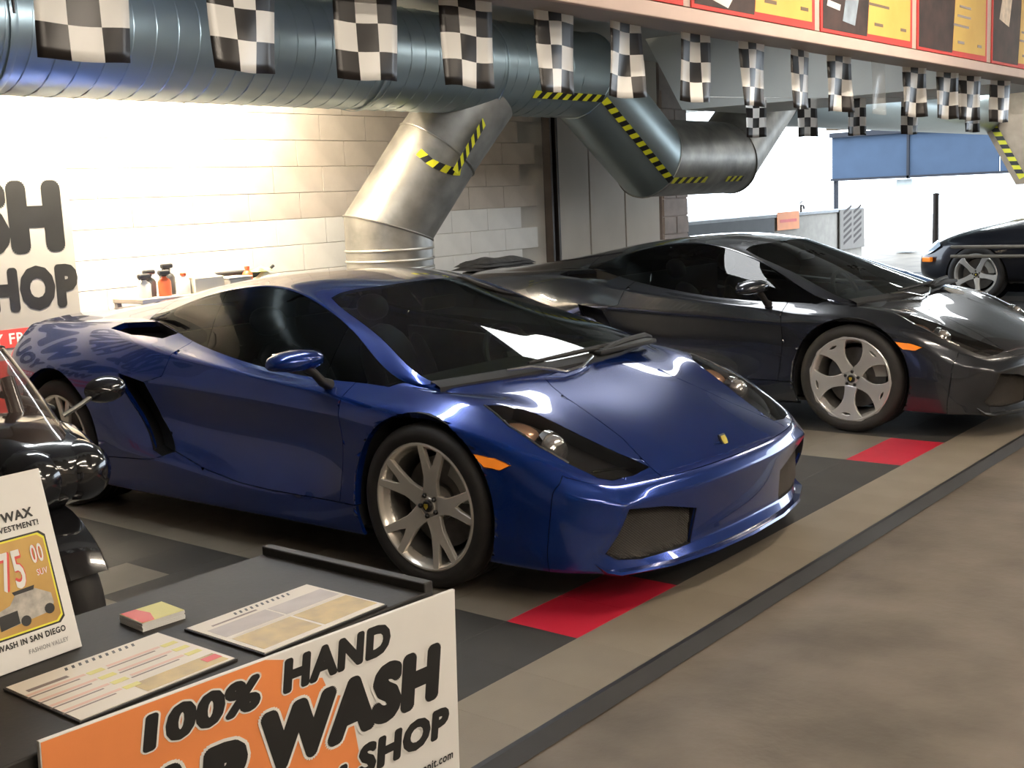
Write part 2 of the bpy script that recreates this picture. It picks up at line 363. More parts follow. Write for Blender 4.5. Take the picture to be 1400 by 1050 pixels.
# ------------------------------------------------------------------ checkered flags
def checker_mat(name, w, h, n1=(.86, .86, .84), n2=(.012, .010, .010), metal=0.):
    m = mat(name, n1, .32); nt = m.node_tree; n = nt.nodes; b = n['Principled BSDF']
    uv = n.new('ShaderNodeTexCoord'); ck = n.new('ShaderNodeTexChecker'); ck.inputs['Scale'].default_value = 1.0
    mp = n.new('ShaderNodeMapping'); mp.inputs['Scale'].default_value = (w, h, 1); mp.inputs['Location'].default_value = (.0001, .0001, .5)
    nt.links.new(uv.outputs['UV'], mp.inputs[0]); nt.links.new(mp.outputs[0], ck.inputs['Vector'])
    ck.inputs[1].default_value = (*n1, 1); ck.inputs[2].default_value = (*n2, 1); nt.links.new(ck.outputs[0], b.inputs['Base Color'])
    return m
M_FLAG = checker_mat('checkered flag print', 3, 4)
def flag_mesh(w, h, seed, amp=.012):
    rnd = random.Random(seed); nx, nz = 9, 12; v = []; f = []; uv = []; p1, p2, a1 = rnd.random()*6, rnd.random()*6, amp*(.6+rnd.random())
    tw = rnd.uniform(-.08, .08)
    for lay in (0, .0012):
        for k in range(nz+1):
            for i in range(nx+1):
                a = i/nx-.5; t = k/nz
                v.append((lay+a1*t*math.sin(p1+a*5+t*2)+tw*t*a*w, a*w*(1-.03*t)+.006*t*math.sin(p2), -t*h+.003*math.sin(p2+a*6)))
    N = (nx+1)*(nz+1)
    for k in range(nz):
        for i in range(nx):
            q = k*(nx+1)+i; f.append((q, q+1, q+nx+2, q+nx+1)); uv.append(((i/nx, 1-k/nz), ((i+1)/nx, 1-k/nz), ((i+1)/nx, 1-(k+1)/nz), (i/nx, 1-(k+1)/nz)))
            f.append((N+q, N+q+nx+1, N+q+nx+2, N+q+1)); uv.append((uv[-1][0], uv[-1][3], uv[-1][2], uv[-1][1]))
    per = [i for i in range(nx+1)]+[k*(nx+1)+nx for k in range(1, nz+1)]+[nz*(nx+1)+i for i in range(nx-1, -1, -1)]+[k*(nx+1) for k in range(nz-1, 0, -1)]
    def U(q): return ((q % (nx+1))/nx*.98+.01, 1-(q//(nx+1))/nz*.98-.01)
    for a, b in zip(per, per[1:]+per[:1]): f.append((a, a+N, b+N, b)); uv.append((U(a), U(a), U(b), U(b)))
    me = bpy.data.meshes.new('flag'); me.from_pydata(v, [], f); ul = me.uv_layers.new(name='UVMap')
    for p, us in zip(me.polygons, uv):
        for li, u in zip(p.loop_indices, us): ul.data[li].uv = u
    me.polygons.foreach_set('use_smooth', [True]*len(f)); me.update()
    return me
FY = [-2.60, -2.16, -1.74, -1.32, -.88, -.46, .03, .49, .95, 1.36, 1.83, 2.33, 2.84, 3.23, 3.81]
ORD = ['first', 'second', 'third', 'fourth', 'fifth', 'sixth', 'seventh', 'eighth', 'ninth', 'tenth', 'eleventh', 'twelfth', 'thirteenth', 'fourteenth', 'fifteenth']
M_CLEAR = mat('clear crinkled plastic', (.85, .88, .88), .12, trans=.0, alpha=.16)
for i, y in enumerate(FY):
    o = ob('checkered_flag', flag_mesh(.23, .305, i, .012 if i not in (8, 9) else .022), M_FLAG if i != 10 else M_CLEAR, None, (.69, y, 2.128), (0, 0, R(random.uniform(-6, 6) if i < 11 else random.uniform(-16, -6))))
    if i == 10: o.name = 'plastic_flag'; tag(o, 'clear crinkled plastic flag in the gap of the checkered row under the beam', 'flag')
    else: tag(o, f'checkered flag under the poster beam, {ORD[i-(i > 10)]} from the left', 'flag', 'checkered flags under the beam')
st = MB().tube([(.69, y, 2.132) for y in (-4, -2, 0, 2, 4, 6)], .004, 6).build('flag_string', mat('white cord', (.7, .7, .68), .6, noise=.05)); tag(st, 'thin white string carrying the near row of checkered flags', 'string')
F2 = [(-1.42, 4.60), (-1.24, 5.14), (-1.02, 5.62), (-.77, 6.16), (-.40, 6.62)]
for i, (x, y) in enumerate(F2):
    o = ob('checkered_flag', flag_mesh(.23, .305, 40+i), M_FLAG, None, (x, y, 2.182), (0, 0, R(-18)))
    tag(o, f'small checkered flag of the farther row by the duct dip, {ORD[i]} from left', 'flag', 'checkered flags of the farther row')
tag(MB().tube([(-1.62, 4.0, 2.186)]+[(x, y, 2.186) for x, y in F2[:4]]+[(-.40, 6.62, 2.185)], .002, 6).build('flag_string', MATS['white cord']), 'thin string carrying the farther row of checkered flags', 'string')
# ------------------------------------------------------------------ the sports car body (half cage, subdivided, cut into panels, mirrored)
# T: top grid, columns nose -> tail, rows centre line -> shoulder line. car axes: x forward, y here = half width, z up
TT = [
 [(.872,0,.448),(.862,.28,.449),(.83,.50,.452),(.785,.64,.455),(.73,.745,.462),(.63,.825,.495)],
 [(.74,0,.515),(.725,.28,.518),(.68,.49,.522),(.635,.635,.532),(.58,.755,.548),(.475,.868,.575)],
 [(.52,0,.605),(.505,.28,.61),(.47,.49,.615),(.44,.63,.63),(.39,.765,.642),(.28,.893,.648)],
 [(.28,0,.695),(.265,.29,.70),(.215,.54,.712),(.17,.68,.728),(.12,.795,.728),(-.02,.905,.70)],
 [(.085,0,.782),(.065,.30,.783),(-.06,.735,.777),(-.19,.772,.775),(-.26,.80,.762),(-.36,.893,.712)],
 [(-.37,0,.962),(-.39,.28,.957),(-.475,.615,.932),(-.56,.665,.934),(-.56,.808,.770),(-.62,.880,.735)],
 [(-.80,0,1.118),(-.82,.27,1.112),(-.90,.50,1.078),(-.96,.572,1.080),(-.95,.803,.792),(-1.0,.874,.768)],
 [(-1.22,0,1.166),(-1.23,.26,1.162),(-1.28,.455,1.142),(-1.33,.542,1.126),(-1.32,.782,.838),(-1.36,.864,.805)],
 [(-1.68,0,1.148),(-1.68,.25,1.143),(-1.71,.46,1.120),(-1.74,.582,1.072),(-1.70,.722,.898),(-1.68,.850,.842)],
 [(-2.05,0,1.09),(-2.05,.25,1.085),(-2.05,.46,1.06),(-2.06,.635,.985),(-2.06,.668,.966),(-2.12,.812,.90)],
 [(-2.5,0,1.012),(-2.5,.25,1.01),(-2.5,.45,1.0),(-2.5,.60,.97),(-2.52,.69,.945),(-2.55,.785,.915)],
 [(-2.9,0,.965),(-2.9,.24,.964),(-2.9,.43,.958),(-2.9,.58,.945),(-2.92,.675,.932),(-2.93,.757,.905)],
 [(-3.24,0,.94),(-3.24,.24,.938),(-3.225,.43,.932),(-3.205,.57,.922),(-3.18,.655,.910),(-3.14,.73,.885)],
]
# R: levels below the perimeter, nose centre -> corner -> side -> tail centre
RR = [
 [(.902,0,.392),(.888,0,.30),(.872,0,.178),(.900,0,.125),(.72,0,.115)],
 [(.892,.29,.392),(.878,.29,.30),(.862,.29,.178),(.888,.29,.127),(.71,.27,.115)],
 [(.855,.53,.392),(.840,.53,.30),(.822,.53,.178),(.842,.53,.13),(.68,.48,.118)],
 [(.805,.725,.39),(.786,.735,.30),(.750,.735,.195),(.752,.73,.137),(.60,.62,.12)],
 [(.722,.808,.42),(.706,.825,.32),(.680,.825,.21),(.672,.812,.145),(.54,.68,.125)],
 [(.60,.868,.45),(.59,.883,.34),(.575,.886,.225),(.57,.87,.15),(.46,.72,.125)],
 [(.455,.902,.515),(.45,.912,.385),(.44,.912,.25),(.435,.895,.155),(.34,.74,.125)],
 [(.26,.925,.585),(.255,.934,.43),(.25,.934,.275),(.25,.915,.16),(.2,.76,.125)],
 [(-.06,.938,.635),(-.07,.943,.46),(-.07,.94,.295),(-.07,.92,.165),(-.07,.77,.125)],
 [(-.38,.918,.640),(-.40,.908,.47),(-.42,.922,.295),(-.42,.915,.165),(-.42,.77,.125)],
 [(-.63,.902,.65),(-.64,.885,.48),(-.65,.918,.29),(-.66,.92,.165),(-.66,.78,.125)],
 [(-1.0,.897,.668),(-1.0,.872,.48),(-1.0,.930,.288),(-1.0,.926,.165),(-1.0,.78,.125)],
 [(-1.35,.898,.685),(-1.35,.868,.48),(-1.35,.943,.318),(-1.35,.932,.165),(-1.35,.78,.125)],
 [(-1.67,.906,.712),(-1.67,.886,.50),(-1.67,.953,.352),(-1.67,.937,.165),(-1.67,.78,.125)],
 [(-2.08,.928,.738),(-2.06,.945,.56),(-2.05,.95,.36),(-2.05,.94,.165),(-2.05,.78,.13)],
 [(-2.55,.938,.745),(-2.55,.955,.57),(-2.55,.955,.36),(-2.55,.94,.18),(-2.55,.78,.14)],
 [(-2.95,.895,.745),(-2.97,.925,.56),(-2.97,.925,.37),(-2.95,.905,.21),(-2.9,.75,.17)],
 [(-3.20,.815,.745),(-3.215,.855,.56),(-3.20,.86,.38),(-3.14,.84,.23),(-3.05,.7,.19)],
 [(-3.265,.70,.755),(-3.295,.74,.56),(-3.285,.745,.39),(-3.22,.73,.24),(-3.1,.63,.2)],
 [(-3.295,.58,.765),(-3.33,.60,.57),(-3.325,.60,.40),(-3.25,.59,.245),(-3.12,.52,.2)],
 [(-3.315,.42,.77),(-3.35,.43,.575),(-3.345,.43,.405),(-3.26,.42,.25),(-3.13,.4,.2)],
 [(-3.325,.22,.775),(-3.36,.23,.58),(-3.355,.23,.41),(-3.27,.22,.25),(-3.14,.2,.2)],
 [(-3.33,0,.78),(-3.365,0,.58),(-3.36,0,.41),(-3.275,0,.25),(-3.14,0,.2)],
]
NK = len(TT)
def build_body_half():
    v = []; tid = {}
    for k in range(NK):
        for j in range(6): tid[k, j] = len(v); v.append(TT[k][j])
    per = [(0, j) for j in range(6)]+[(k, 5) for k in range(1, NK)]+[(NK-1, j) for j in range(4, -1, -1)]
    rid = {}
    for m, kj in enumerate(per):
        rid[m, 0] = tid[kj]
        for l in range(5): rid[m, l+1] = len(v); v.append(RR[m][l])
    f = []; cell = []
    for k in range(NK-1):
        for j in range(5): f.append((tid[k, j], tid[k, j+1], tid[k+1, j+1], tid[k+1, j])); cell.append(k*5+j)
    for m in range(len(per)-1):
        for l in range(5): f.append((rid[m, l], rid[m, l+1], rid[m+1, l+1], rid[m+1, l])); cell.append(100+m*5+l)
    # mirror so the subdivision is smooth across the centre line
    n0 = len(v); mp = {}
    for i, p in enumerate(list(v)):
        if abs(p[1]) < 1e-6: mp[i] = i
        else: mp[i] = len(v); v.append((p[0], -p[1], p[2]))
    nf = len(f)
    for q in list(f): f.append(tuple(mp[i] for i in reversed(q)))
    cell += [c+1000 for c in cell]
    crease = {}
    def cr(a, b, w):
        for s in ((a, b), (mp[a], mp[b])): crease[tuple(sorted(s))] = w
    for k in range(3, 9): cr(tid[k, 5], tid[k+1, 5], .55)
    for k in range(2, 10): cr(tid[k, 4], tid[k+1, 4], .5 if k >= 4 else .2)
    for k in range(4, 9): cr(tid[k, 3], tid[k+1, 3], .55)
    for k in range(4, 6): cr(tid[k, 2], tid[k+1, 2], .9)
    for j in range(2): cr(tid[4, j], tid[4, j+1], 1.0); cr(tid[6, j], tid[6, j+1], .7)
    for m in range(0, 5): cr(rid[m, 0], rid[m+1, 0], .35); cr(rid[m, 1], rid[m+1, 1], .75)
    for m in range(5, 8): cr(rid[m, 1], rid[m+1, 1], .3)
    for m in range(9, 14): cr(rid[m, 1], rid[m+1, 1], .55)
    for l in range(1, 4): cr(rid[3, l], rid[3, l+1], .7)
    for m in range(0, 22):
        cr(rid[m, 4], rid[m+1, 4], .9)
        cr(rid[m, 3], rid[m+1, 3], .6 if m < 5 else (.85 if 9 < m < 14 else .0))
    for m in range(17, 22): cr(rid[m, 0], rid[m+1, 0], .7)
    me = bpy.data.meshes.new('cage')
    tgt = [Vector(p) for p in v]; cur = [p.copy() for p in tgt]
    me.from_pydata([tuple(p) for p in cur], [], f)
    for i, c in enumerate(cell): me.polygons[i].material_index = c
    at = me.attributes.new('crease_edge', 'FLOAT', 'EDGE')
    for e in me.edges:
        w = crease.get(tuple(sorted(e.vertices)), 0); at.data[e.index].value = w
    o = bpy.data.objects.new('tmp', me); C.objects.link(o)
    for _ in range(1200//100): me.materials.append(None)
    md = o.modifiers.new('s', 'SUBSURF'); md.levels = 1; md.use_limit_surface = True
    for it in range(5):                                   # pull the cage out until the smooth surface passes through the table's points
        dg = bpy.context.evaluated_depsgraph_get(); dg.update(); ev = o.evaluated_get(dg).data
        for i in range(len(cur)): cur[i] += (tgt[i]-ev.vertices[i].co)*.85
        for i in range(len(cur)): me.vertices[i].co = cur[i]
        me.update()
    md.levels = 3
    dg = bpy.context.evaluated_depsgraph_get(); dg.update()
    r = bpy.data.meshes.new_from_object(o.evaluated_get(dg), depsgraph=dg)
    bpy.data.objects.remove(o)
    return r
def in_poly(x, y, P):
    c = False; n = len(P)
    for i in range(n):
        x1, y1 = P[i]; x2, y2 = P[(i+1) % n]
        if (y1 > y) != (y2 > y) and x < (x2-x1)*(y-y1)/(y2-y1)+x1: c = not c
    return c
def lerp_x(tab, x):
    t = sorted(tab)
    for (a, b), (c, d) in zip(t, t[1:]):
        if x <= c: return b+(d-b)*(x-a)/(c-a)
    return t[-1][1]
def cut_poly(bm, lay, P, ax, ok, closed=True):
    """Cut the faces that satisfy ok(cell, centre) along polyline P drawn in the plane of the two axes ax."""
    third = 3-ax[0]-ax[1]
    for i in range(len(P) if closed else len(P)-1):
        a, b = P[i], P[(i+1) % len(P)]
        lo = [min(a[k], b[k])-.002 for k in (0, 1)]; hi = [max(a[k], b[k])+.002 for k in (0, 1)]
        d = Vector((b[0]-a[0], b[1]-a[1]));
        if d.length < 1e-6: continue
        fs = []
        for f in bm.faces:
            q0 = f.verts[0].co
            if q0[ax[0]] < lo[0]-.12 or q0[ax[0]] > hi[0]+.12 or q0[ax[1]] < lo[1]-.12 or q0[ax[1]] > hi[1]+.12: continue
            if not ok(f[lay], f.calc_center_median()): continue
            u = [q.co[ax[0]] for q in f.verts]; w = [q.co[ax[1]] for q in f.verts]
            if max(u) < lo[0] or min(u) > hi[0] or max(w) < lo[1] or min(w) > hi[1]: continue
            s = [(x-a[0])*d.y-(y-a[1])*d.x for x, y in zip(u, w)]
            if max(s) > 1e-5 and min(s) < -1e-5: fs.append(f)
        if not fs: continue
        no = [0, 0, 0]; no[ax[0]] = d.y; no[ax[1]] = -d.x; co = [0, 0, 0]; co[ax[0]] = a[0]; co[ax[1]] = a[1]
        es = set(e for f in fs for e in f.edges); vs = set(q for f in fs for q in f.verts)
        bmesh.ops.bisect_plane(bm, geom=list(fs)+list(es)+list(vs), dist=.0004, plane_co=co, plane_no=Vector(no).normalized())
# panel outlines, in car coordinates
SILL = [(-.30,.286),(-.465,.286),(-.9,.286),(-1.10,.297),(-1.34,.333),(-1.572,.388),(-1.645,.362),(-1.74,.338),(-2.30,.300)]
DOOR = [(-.449,.95),(-.449,.694),(-.438,.55),(-.465,.286),(-.9,.286),(-1.10,.297),(-1.34,.333),(-1.572,.388),(-1.70,.534),(-1.785,.70),(-1.662,.735),(-1.632,.838),(-1.60,1.0)]
INTAKE = [(-1.975,.735),(-1.785,.70),(-1.70,.534),(-1.572,.388),(-1.645,.362),(-1.725,.385),(-1.945,.66)]
HOOD = [(1.2,-.2),(1.2,.53),(.80,.505),(.745,.488),(.60,.425),(.45,.395),(.30,.365),(.205,.335),(.14,.30),(.125,.1),(.125,-.2)]
LAMP = [(.205,.765),(.275,.668),(.36,.628),(.50,.585),(.62,.545),(.71,.515),(.768,.50),(.765,.60),(.735,.70),(.70,.735),(.60,.775),(.49,.80),(.35,.80)]
GRILLE = [(.705,.376),(.52,.35),(.345,.305),(.365,.172),(.62,.168),(.715,.185),(.76,.215)]
SCOOP = [(-2.24,.775),(-2.20,.725),(-1.985,.675),(-1.77,.712),(-1.81,.775),(-2.02,.80)]
MARK = [(.272,.566),(.325,.520),(.395,.514),(.437,.535),(.37,.556)]
ARCH = ((0, .328, .366), (-2.56, .336, .392))
def car_panels():
    src = build_body_half(); bm = bmesh.new(); bm.from_mesh(src)
    lay = bm.faces.layers.int.new('cell')
    for f in bm.faces: f[lay] = f.material_index
    bmesh.ops.delete(bm, geom=[f for f in bm.faces if f[lay] >= 1000], context='FACES')
    isT = lambda c: c < 100
    kj = lambda c: (c//5, c % 5)
    ml = lambda c: ((c-100)//5, (c-100) % 5)
    # wheel arches: pull nearby vertices onto the arch circle, drop what lies inside
    for (ax, az, ar) in ARCH:
        poly = [(ax+ar*math.cos(2*PI*i/56), az+ar*math.sin(2*PI*i/56)) for i in range(56)]
        cut_poly(bm, lay, poly, (0, 2), lambda c, p: (not isT(c)) and 5 <= ml(c)[0] <= 16 and abs(p.x-ax) < ar+.08)
        dead = []
        for f in bm.faces:
            c = f.calc_center_median()
            if c.y > .62 and (isT(f[lay]) is False) and (c.x-ax)**2+(c.z-az)**2 < (ar*.9985)**2: dead.append(f)
            elif f[lay] >= 100 and ml(f[lay])[1] == 4 and abs(c.x-ax) < ar: dead.append(f)
        bmesh.ops.delete(bm, geom=list(set(dead)), context='FACES')
    side = lambda c, p: (not isT(c)) and 5 <= ml(c)[0] <= 16 and ml(c)[1] < 4
    sideT = lambda c, p: side(c, p) or (isT(c) and kj(c)[1] == 4 and kj(c)[0] >= 3)
    cut_poly(bm, lay, DOOR, (0, 2), sideT); cut_poly(bm, lay, INTAKE, (0, 2), side); cut_poly(bm, lay, SILL, (0, 2), side, False)
    def sillz(x): return lerp_x(SILL, x)
    top = lambda c, p: isT(c) and kj(c)[0] < 5
    cut_poly(bm, lay, HOOD, (0, 1), top); cut_poly(bm, lay, LAMP, (0, 1), lambda c, p: top(c, p) or (not isT(c) and ml(c)[1] == 0 and p.z > .44 and p.x < .8))
    nose = lambda c, p: (not isT(c)) and ml(c)[0] < 6
    cut_poly(bm, lay, GRILLE, (1, 2), nose)
    cut_poly(bm, lay, SCOOP, (0, 1), lambda c, p: isT(c) and 7 <= kj(c)[0] <= 10)
    cut_poly(bm, lay, MARK, (0, 2), side)
    cut_poly(bm, lay, [(.615, .9), (.615, .1)], (0, 2), side, False)
    gl = lambda c, p: isT(c) and kj(c)[1] == 3
    DIV = [(-1.50, .90), (-1.535, 1.02), (-1.60, 1.2)]
    cut_poly(bm, lay, [(-1.47, .8)]+DIV, (0, 2), gl, False)
    cut_poly(bm, lay, [(-.62, .7), (-.66, 1.1)], (0, 2), gl, False)
    gt = [(TT[k][3][0], TT[k][4][0], TT[k][3][2], TT[k][4][2]) for k in range(4, 10)]
    zt_ = sorted((a[0], a[2]) for a in gt); zb_ = sorted((a[1], a[3]) for a in gt); done = set()
    def itp(tab, x):
        if x <= tab[0][0]: return tab[0][1]
        for (a, b), (c, d) in zip(tab, tab[1:]):
            if x <= c: return b+(d-b)*(x-a)/(c-a)
        return tab[-1][1]
    for f in bm.faces:                                       # side glass bows outward a little
        if isT(f[lay]) and kj(f[lay])[1] == 3 and 4 <= kj(f[lay])[0] <= 8:
            for v in f.verts:
                if v in done: continue
                done.add(v); a, b = itp(zb_, v.co.x), itp(zt_, v.co.x); h = b-a
                if h > .03: t = max(0, min(1, (v.co.z-a)/h)); v.co.y += .06*h*math.sin(PI*t)
    def divx(z): return -1.50-.29*(z-.90)
    P = {}
    for f in bm.faces:
        c = f[lay]; p = f.calc_center_median()
        if isT(c):
            k, j = kj(c)
            if j == 3 and 4 <= k <= 8:
                n = 'door_window' if p.x > divx(p.z) else 'quarter_window'
                if p.x > -.64-.1*(p.z-.9): n = 'vent_window'
            elif k in (4, 5) and j < 2: n = 'windshield'
            elif k < 4:
                if in_poly(p.x, p.y, LAMP): n = 'lamp'
                elif in_poly(p.x, p.y, HOOD): n = 'hood' if k >= 0 else 'front_bumper'
                else: n = 'fender'
            elif j == 4 and k in (4, 5, 6, 7, 8) and in_poly(p.x, p.z, DOOR): n = 'door'
            elif 7 <= k <= 10 and in_poly(p.x, p.y, SCOOP) and j >= 3: n = 'scoop'
            elif k == 4 and j == 4: n = 'fender'
            elif j <= 2 and k < 9: n = 'roof'
            elif j <= 1: n = 'engine_cover'
            else: n = 'quarter_panel'
        else:
            m, l = ml(c)
            if l == 4: n = 'underbody'
            elif m < 5: n = 'grille' if in_poly(p.y, p.z, GRILLE) else 'front_bumper'
            elif m >= 17: n = 'rear_bumper'
            elif in_poly(p.x, p.z, MARK): n = 'marker'
            elif in_poly(p.x, p.y, LAMP) and l == 0 and p.z > .45: n = 'lamp'
            elif p.x > .615: n = 'grille' if in_poly(p.y, p.z, GRILLE) else 'front_bumper'
            elif in_poly(p.x, p.z, INTAKE): n = 'side_intake'
            elif -2.3 < p.x < -.3 and p.z < sillz(p.x): n = 'sill'
            elif in_poly(p.x, p.z, DOOR): n = 'door'
            elif p.x > -.46: n = 'fender'
            else: n = 'quarter_panel'
        P.setdefault(n, []).append(f)
    out = {}
    for n, fs in P.items():
        ix = {}; v = []; F = []
        for f in fs:
            q = []
            for w in f.verts:
                if w.index not in ix or True:
                    key = w
                    if key not in ix: ix[key] = len(v); v.append(w.co.copy())
                    q.append(ix[key])
            F.append(q)
        out[n] = (v, F)
    bm.free()
    return out
def half_to_bm(vf, mirror):
    """mirror: 'both' joins both halves; 'R' puts it on the car's right (y<0); 'L' on its left."""
    v, F = vf; bm = bmesh.new()
    def put(sgn):
        vs = [bm.verts.new((p.x, p.y*sgn, p.z)) for p in v]
        for q in F:
            w = [vs[i] for i in q]
            if sgn < 0: w.reverse()
            try: bm.faces.new(w)
            except ValueError: pass
    if mirror in ('both', 'L'): put(1)
    if mirror in ('both', 'R'): put(-1)
    if mirror == 'both': bmesh.ops.remove_doubles(bm, verts=bm.verts, dist=.0003)
    bmesh.ops.recalc_face_normals(bm, faces=bm.faces)
    bm.normal_update()
    c = Vector((-1.2, 0, .45)); s = 0
    for f in bm.faces: s += f.normal.dot(f.calc_center_median()-c)*f.calc_area()
    if s < 0: bmesh.ops.reverse_faces(bm, faces=bm.faces); bm.normal_update()
    return bm
def finish_panel(bm, name, thick=.014, gap=.0022):
    """Pull the rim back a little (shut gap) and turn it inward so the panel has an edge."""
    bm.normal_update(); be = [e for e in bm.edges if e.is_boundary]; bv = set(v for e in be for v in e.verts)
    inn = {}
    for v in bv:
        d = Vector()
        for e in v.link_edges:
            if not e.is_boundary: d += (e.other_vert(v).co-v.co).normalized()
        if d.length < 1e-5:
            for f in v.link_faces: d += f.calc_center_median()-v.co
        inn[v] = d.normalized() if d.length else d
    nr = {v: v.normal.copy() for v in bv}
    for v in bv: v.co += inn[v]*gap
    if thick:
        lo = {v: bm.verts.new(v.co-nr[v]*thick) for v in bv}; hi = {v: bm.verts.new(v.co) for v in bv}
        for e in be:
            a, b = e.verts; lp = e.link_loops[0]
            if lp.vert is a: q = (hi[b], hi[a], lo[a], lo[b])
            else: q = (hi[a], hi[b], lo[b], lo[a])
            try: bm.faces.new(q)
            except ValueError: pass
    me = bpy.data.meshes.new(name); bm.to_mesh(me); bm.free()
    me.polygons.foreach_set('use_smooth', [True]*len(me.polygons)); me.update()
    return me
def recess_mesh(vf, mirror, off, name, wall_only=False):
    """The cut-out region pushed inward with walls round it. off(co, normal)->new position."""
    bm = half_to_bm(vf, mirror); be = [e for e in bm.edges if e.is_boundary]
    rim = {v: v.co.copy() for e in be for v in e.verts}; nr = {v: v.normal.copy() for v in bm.verts}
    for v in bm.verts: v.co = off(v.co, nr[v])
    hi = {v: bm.verts.new(c) for v, c in rim.items()}; lo = {v: bm.verts.new(v.co) for v in rim}
    for e in be:
        a, b = e.verts
        try: bm.faces.new((hi[a], hi[b], lo[b], lo[a]))
        except ValueError: pass
    bmesh.ops.recalc_face_normals(bm, faces=bm.faces)
    me = bpy.data.meshes.new(name); bm.to_mesh(me); bm.free(); me.update()
    return me
# ------------------------------------------------------------------ wheels, lamps, cabin and other car parts
def plate(name, outline, holes, thick, bev=.0025, res=1):
    cu = bpy.data.curves.new(name, 'CURVE'); cu.dimensions = '2D'; cu.fill_mode = 'BOTH'; cu.extrude = thick/2-bev; cu.bevel_depth = bev; cu.bevel_resolution = res
    for P in [outline]+holes:
        sp = cu.splines.new('POLY'); sp.points.add(len(P)-1); sp.use_cyclic_u = True
        for q, (x, y) in zip(sp.points, P): q.co = (x, y, 0, 1)
    o = bpy.data.objects.new('tmp', cu); C.objects.link(o)
    dg = bpy.context.evaluated_depsgraph_get(); dg.update(); me = bpy.data.meshes.new_from_object(o.evaluated_get(dg), depsgraph=dg)
    bpy.data.objects.remove(o); bpy.data.curves.remove(cu); me.name = name
    return me
M_RUB = mat('tyre rubber', (.018, .016, .015), .65, noise=.2, nscale=20)
M_RIM = mat('silver alloy', (.86, .80, .72), .26, metal=.6, noise=.05, nscale=6, coat=.4)
M_RIM2 = mat('bright silver alloy', (.84, .83, .80), .26, metal=.6, noise=.05, nscale=6, coat=.4)
M_BARREL = mat('dull inner rim', (.20, .19, .175), .4, metal=.7, noise=.1)
M_DISC = mat('brake disc steel', (.20, .19, .18), .38, metal=.8, noise=.1, nscale=30, stretch=(1, 1, 1))
M_CAL = mat('pale caliper paint', (.55, .54, .50), .35, noise=.08)
M_BLK = mat('black plastic', (.014, .013, .013), .38, noise=.2, nscale=15)
M_BLKM = mat('matt black trim', (.010, .010, .010), .7, noise=.2, nscale=15)
M_GOLD = mat('gold badge', (.75, .58, .08), .3, metal=.6, noise=.1)
M_CHR = mat('bright metal', (.75, .75, .73), .12, metal=1., noise=.04)
M_CLR = glass_mat('clear lens', (.92, .92, .92))
M_WIN = glass_mat('tinted side glass', (.30, .31, .29), fr=1.55)
M_WSH = glass_mat('windscreen glass', (.48, .58, .53), fr=1.6)
M_AMB = mat('amber lens', (.95, .27, .02), .2, coat=1., noise=.05, emit=(1.0, .25, .02), estr=.35)
M_CAB = mat('dark cabin leather', (.028, .026, .024), .5, noise=.2, nscale=25, bump=.1, bscale=120)
M_CABG = mat('grey cabin trim', (.12, .115, .11), .5, noise=.15, nscale=20)
